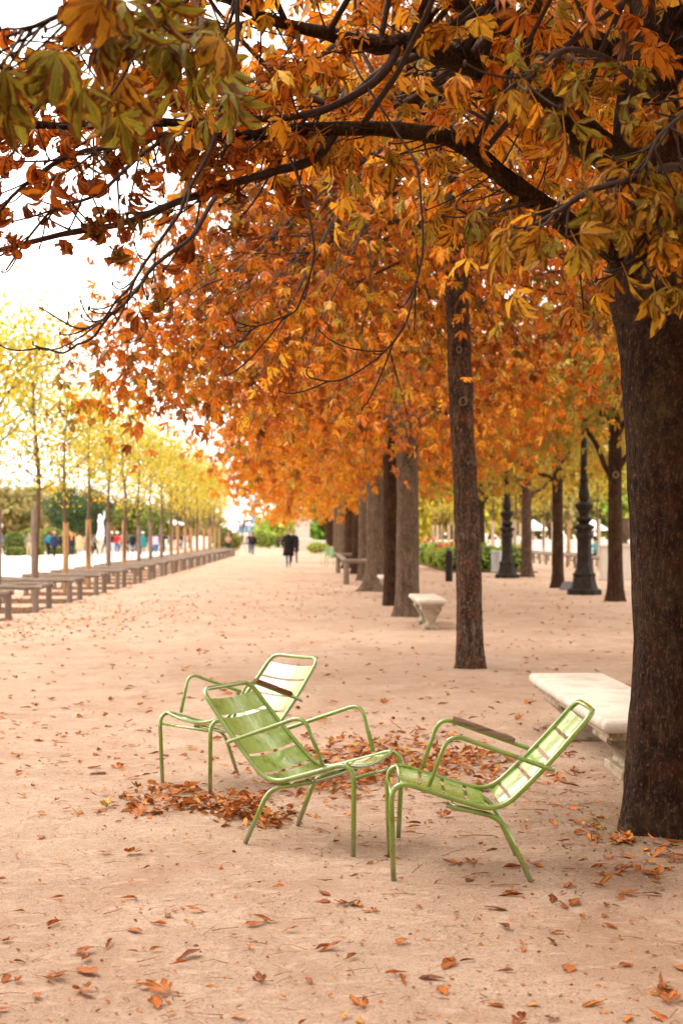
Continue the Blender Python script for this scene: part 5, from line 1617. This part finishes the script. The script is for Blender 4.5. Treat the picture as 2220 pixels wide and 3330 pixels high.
for px, fy, c, cn, lg, ps, fc in ((30, 1798, (.30, .05, .05), 'dark red jacket near the far left statue', BLACK, 'walk', 1.6), (118, 1800, (.03, .05, .12), 'dark blue jacket left of the second boarded trunk', BLACK, 'walk', 4.5), (150, 1795, (.10, .08, .07), 'brown jacket left of the teal jacket', JEANS, 'stand', 2.0),
        (200, 1802, (.02, .02, .02), 'black coat right of the pink hat', BLACK, 'walk', 1.7), (248, 1798, (.45, .10, .06), 'brick red top left of the tan coat', NAVY, 'stand', .4), (300, 1800, (.05, .07, .14), 'slate blue jacket behind the beige top', BLACK, 'stand', 2.5), (345, 1803, (.015, .015, .02), 'black suit right of the white statue', BLACK, 'walk', 4.4),
        (398, 1798, (.28, .24, .20), 'taupe jacket right of the red jacket', NAVY, 'walk', 1.2), (424, 1795, (.05, .10, .06), 'dark green jacket left of the long black coat', JEANS, 'stand', 3.3), (450, 1797, (.02, .02, .03), 'black jacket left of the teal coat', JEANS, 'walk', 2.0), (494, 1796, (.50, .08, .06), 'red pullover left of the lilac coat', BLACK, 'stand', .2), (522, 1795, (.02, .025, .04), 'dark parka right of the lilac coat', BLACK, 'walk', 4.0),
        (592, 1786, (.02, .02, .02), 'black jacket right of the dark red jacket', JEANS, 'stand', 1.0), (616, 1784, (.35, .06, .05), 'red jacket left of the brown jacket near the barrier end', BLACK, 'walk', 2.6), (766, 1790, (.02, .02, .03), 'black clothes right of the pink hat by the barriers', BLACK, 'walk', .3), (776, 1782, (.30, .20, .14), 'brown coat far down the alley, left of the maroon jacket', NAVY, 'stand', 2.4)):
    person(px, fy, 'person in ' + cn, c, lg, ps, fc, coat=.5 if 'coat' in cn or 'parka' in cn else None)

# ------------------------------------------------------------------ fallen leaves, stalks and crumbs
_r2 = np.random.default_rng(77)
def dry_leaflets(sg=7, sp=5):
    out = []
    for k in range(16):
        v, f, u = leaflet(sg, 1.0, _r2.uniform(.16, .30), _r2.uniform(-.2, .15), _r2.uniform(-.55, .3), _r2.uniform(.1, .7) if k % 3 else _r2.uniform(1.0, 1.35), _r2, jit=.16, twist=_r2.normal() * .6)
        v = v + _r2.normal(size=v.shape) * .018; v[:, 2] *= .55
        v[:, 1] -= v[:, 1].mean()
        v[:, 2] -= np.percentile(v[:, 2], 25)
        out.append((v, np.array(f), np.column_stack([u, np.full(len(u), _r2.random())])))
    for k in range(4):      # whole leaves, crumpled
        v, f, u = palmate(sp, 5, _r2, droop=-1.1, curl=1.3, pet=.55)
        v = v + _r2.normal(size=v.shape) * .015
        v[:, 1] -= .6; v[:, 2] = v[:, 2] * .38
        v[:, 2] -= np.percentile(v[:, 2], 6)
        out.append((v, f, u))
    return out


T_DRY = dry_leaflets()
T_DRY3 = dry_leaflets(3, 2)
def litter_points():
    pts = []
    def pile(px, py, sx, sy, n, ang=0.0, zh=.05):
        for _ in range(n):
            a, b = _r2.normal(), _r2.normal()
            q = gnd(px + sx * a, max(1790, py + sy * b + ang * sx * a)); pts.append((q[0], q[1], abs(_r2.normal()) * zh * math.exp(-(a * a + b * b) / 2), 1))
    pile(1150, 2445, 190, 24, 210, .0, .03); pile(1290, 2500, 170, 24, 240, .02, .04); pile(1080, 2530, 120, 24, 190, 0, .04); pile(1480, 2475, 150, 22, 170, .02, .04)
    pile(640, 2618, 160, 20, 190, .0, .03); pile(780, 2650, 60, 14, 90, 0, .04); pile(540, 2580, 70, 14, 55, 0, .03); pile(880, 2675, 40, 14, 40, 0, .04)
    pile(1650, 2540, 130, 20, 80, 0, .03); pile(1000, 2590, 180, 30, 90, 0, .02); pile(2060, 2830, 110, 40, 45, 0, .01); pile(1890, 2300, 200, 60, 50, 0, .01)
    pile(1330, 2410, 110, 20, 60, 0, .03); pile(2170, 3250, 40, 30, 10, 0, .01)
    # drifts further down the alley
    for (px, py, sx, sy, n) in ((1000, 1930, 300, 14, 380), (760, 1985, 260, 16, 230), (380, 2000, 200, 24, 330), (120, 2040, 150, 26, 260), (1150, 1905, 80, 8, 140), (1450, 1900, 120, 6, 120), (1750, 1960, 200, 30, 150), (600, 1950, 160, 12, 160)):
        pile(px, py, sx, sy, int(n * (.9 if px < 500 else .55)), 0, .01)
    for _ in range(70):
        a = _r2.uniform(PI * .8, PI * 1.9); q = .36 + abs(_r2.normal()) * .14
        pts.append((1.86 + q * math.cos(a), 7.35 + q * math.sin(a), .025, 1))
    # scattered singly everywhere
    for _ in range(900):
        y = _r2.uniform(3.6, 60) ** 1.0; x = _r2.uniform(-6, 8); pts.append((x, y, 0, 0))
    for _ in range(420):
        py = 1880 + 1450 * _r2.random() ** 1.5; px = _r2.uniform(-60, 2280); q = gnd(px, py); pts.append((q[0], q[1], 0, 0))
    for _ in range(700):
        py = 1960 + 560 * _r2.random(); q = gnd(_r2.uniform(-60, 2280), py); pts.append((q[0], q[1], 0, 0))
    for k, y in enumerate(TREE_Y[:12]):
        for _ in range(150): pts.append((_r2.uniform(-7.4, -5.1), y + _r2.uniform(-1.3, 1.3), .015, 1))
    return np.array(pts)


LP_ = litter_points()
LP_ = LP_[np.hypot(LP_[:, 0] - 1.86, LP_[:, 1] - 7.35) > .32]
n = len(LP_)
az = _r2.uniform(0, 2 * PI, n); tilt = _r2.normal(size=(n, 3)) * .07 + np.where(LP_[:, 3:4] > 0, _r2.normal(size=(n, 3)) * .30, 0)
dirs = np.stack([np.cos(az), np.sin(az), tilt[:, 0]], -1); nor = np.stack([tilt[:, 1], tilt[:, 2], np.ones(n)], -1)
flip = np.where(_r2.random(n) < .12, -1, 1)[:, None]
LR = rots(dirs, nor * np.where(LP_[:, 3:4] > 0, flip, 1))
LS = _r2.uniform(.05, .12, n) * np.where(_r2.random(n) < .25, .6, 1)
LC = make_lc(n, .50, .2, .03, r=_r2); LC[:, 0] -= np.where(LP_[:, 3] > 0, 0, .14); LC[:, 0] = np.clip(LC[:, 0], 0, 1)
LPOS = LP_[:, :3] + np.array([0, 0, .001])
LPOS[:, 2] += np.where(flip[:, 0] < 0, np.where(LP_[:, 3] > 0, .03, 0), 0)
# the 300 that show largest in the picture are things of their own
px = LPOS[:, 0] / LPOS[:, 1] * FPX + 1010; py = 1738 + CAM_H / LPOS[:, 1] * FPX
vis = (px > 5) & (px < 2215) & (py < 3325)
score = np.where(vis, LS / LPOS[:, 1] * np.where(LP_[:, 3] > 0, .8, 1.0), 0)
top = np.argsort(-score)[:300]; one = np.zeros(n, bool); one[top] = True
cache = {}
ZL = {'fore': 'lying singly on the sand in front of the chairs', 'left': 'lying on the sand left of the chairs', 'trunk': 'lying near the foot of the big trunk', 'pile': 'in the heaps around the chair legs', 'back': 'lying on the sand behind the chairs'}
HN = ('dark brown', 'rust brown', 'orange brown', 'orange', 'pale yellow')
for i in np.nonzero(one)[0]:
    k = int(_r2.integers(0, len(T_DRY))); hb = int(LC[i, 0] * 5)
    if (k, hb) not in cache:
        tv, tf, tu = T_DRY[k]
        cache[(k, hb)] = quad_mesh('fallen_leaf', tv, tf, M['leaf_dry'], np.tile([(hb + .5) / 5, 0, _r2.random()], (len(tv), 1)), tu)
    o = bpy.data.objects.new('fallen_leaf', cache[(k, hb)]); COL.objects.link(o)
    o.matrix_world = Matrix.Translation(Vector(LPOS[i])) @ Matrix([list(LR[i][j]) for j in range(3)]).to_4x4() @ Matrix.Scale(float(LS[i]), 4)
    z_ = 'pile' if LP_[i, 3] > 0 and py[i] < 2720 else 'trunk' if px[i] > 1760 and py[i] < 2980 else 'fore' if py[i] > 2720 else 'left' if px[i] < 560 else 'back'
    tag(o, '%s %s fallen leaf %s' % ('whole fingered' if k >= 16 else 'rolled up' if k % 3 == 0 else 'flat single', HN[min(hb, 4)], ZL[z_]), 'leaf', 'fallen leaves: ' + {'fore': 'in front of the chairs', 'left': 'left of the chairs', 'trunk': 'by the big trunk', 'pile': 'heaps at the chairs', 'back': 'behind the chairs'}[z_])
r_ = ~one
o = link(bpy.data.objects.new('leaf_litter', leaf_mesh('leaf_litter', T_DRY3, LPOS[r_], LR[r_], LS[r_], LC[r_], M['leaf_dry']))); tag(o, 'dry brown leaf litter scattered over the sandy alley', 'leaf litter', kind='stuff')
# stalks and twigs
m = MB()
for _ in range(330):
    py_ = 2080 + 1250 * _r2.random() ** 1.1; q = gnd(_r2.uniform(-40, 2260), py_)
    a = _r2.uniform(0, PI); L = _r2.uniform(.03, .13); d = np.array([math.cos(a), math.sin(a), 0]) * L / 2; b = np.array([-math.sin(a), math.cos(a), 0]) * _r2.normal() * .008
    rr = _r2.uniform(.0007, .0015)
    m.tube([q - d + np.array([0, 0, rr]), q + b + np.array([0, 0, rr + abs(_r2.normal()) * .004]), q + d + np.array([0, 0, rr])], [rr * 1.5, rr, rr * .9], 5)
for _ in range(110):
    q = gnd(1640, 2650) + np.array([_r2.normal() * .55, _r2.normal() * .9, 0])
    if math.hypot(q[0] - 1.86, q[1] - 7.35) < .35: continue
    a = _r2.uniform(0, PI); L = _r2.uniform(.04, .2); d = np.array([math.cos(a), math.sin(a), 0]) * L / 2; rr = _r2.uniform(.001, .0025)
    m.tube([q - d + np.array([0, 0, rr]), q + np.array([0, 0, rr + .003]), q + d + np.array([0, 0, rr])], rr, 5)
tag(m.build('fallen_stalks', M['petiole']), 'thin dry leaf stalks strewn over the sand', 'stalks', kind='stuff')
# crumbs of leaf and small stones
k = 4600
yy = 3.4 + 9 * _r2.random(k) ** 1.3; xx = (_r2.random(k) - .5) * 2 * (.26 * yy + .2) + .02 * yy
az = _r2.uniform(0, 2 * PI, k)
near = _r2.random(k) < .22       # more of it round the foot of the big trunk
xx = np.where(near, 1.75 + _r2.normal(size=k) * .5, xx); yy = np.where(near, 7.3 + _r2.normal(size=k) * .7, yy)
pos = np.stack([xx, yy, np.full(k, .003) + .03 * np.exp(-((xx - 1.86) ** 2 + (yy - 7.35) ** 2) / .56)], -1); d = np.stack([np.cos(az), np.sin(az), _r2.normal(size=k) * .25], -1); nr = np.stack([_r2.normal(size=k) * .4, _r2.normal(size=k) * .4, np.ones(k)], -1)
o = link(bpy.data.objects.new('leaf_crumbs', leaf_mesh('leaf_crumbs', T_SIMPLE, pos, rots(d, nr), _r2.uniform(.006, .026, k), make_lc(k, .3, .25, .02, r=_r2), M['leaf_dry']))); tag(o, 'tiny crumbs of dry leaf trodden into the sand', 'leaf crumbs', kind='stuff')
m = MB()
for _ in range(700):
    y = 3.5 + 7 * _r2.random() ** 1.3; x = (_r2.random() - .5) * 2 * (.26 * y + .2); s = _r2.uniform(.002, .006)
    m.blob((x, y, s * .3), (s, s * _r2.uniform(.7, 1.2), s * .7), 6, 4, .12, int(_r2.integers(1e6)))
tag(m.build('pebbles', M['lime']), 'small pale pebbles sprinkled over the sand', 'pebbles', kind='stuff')
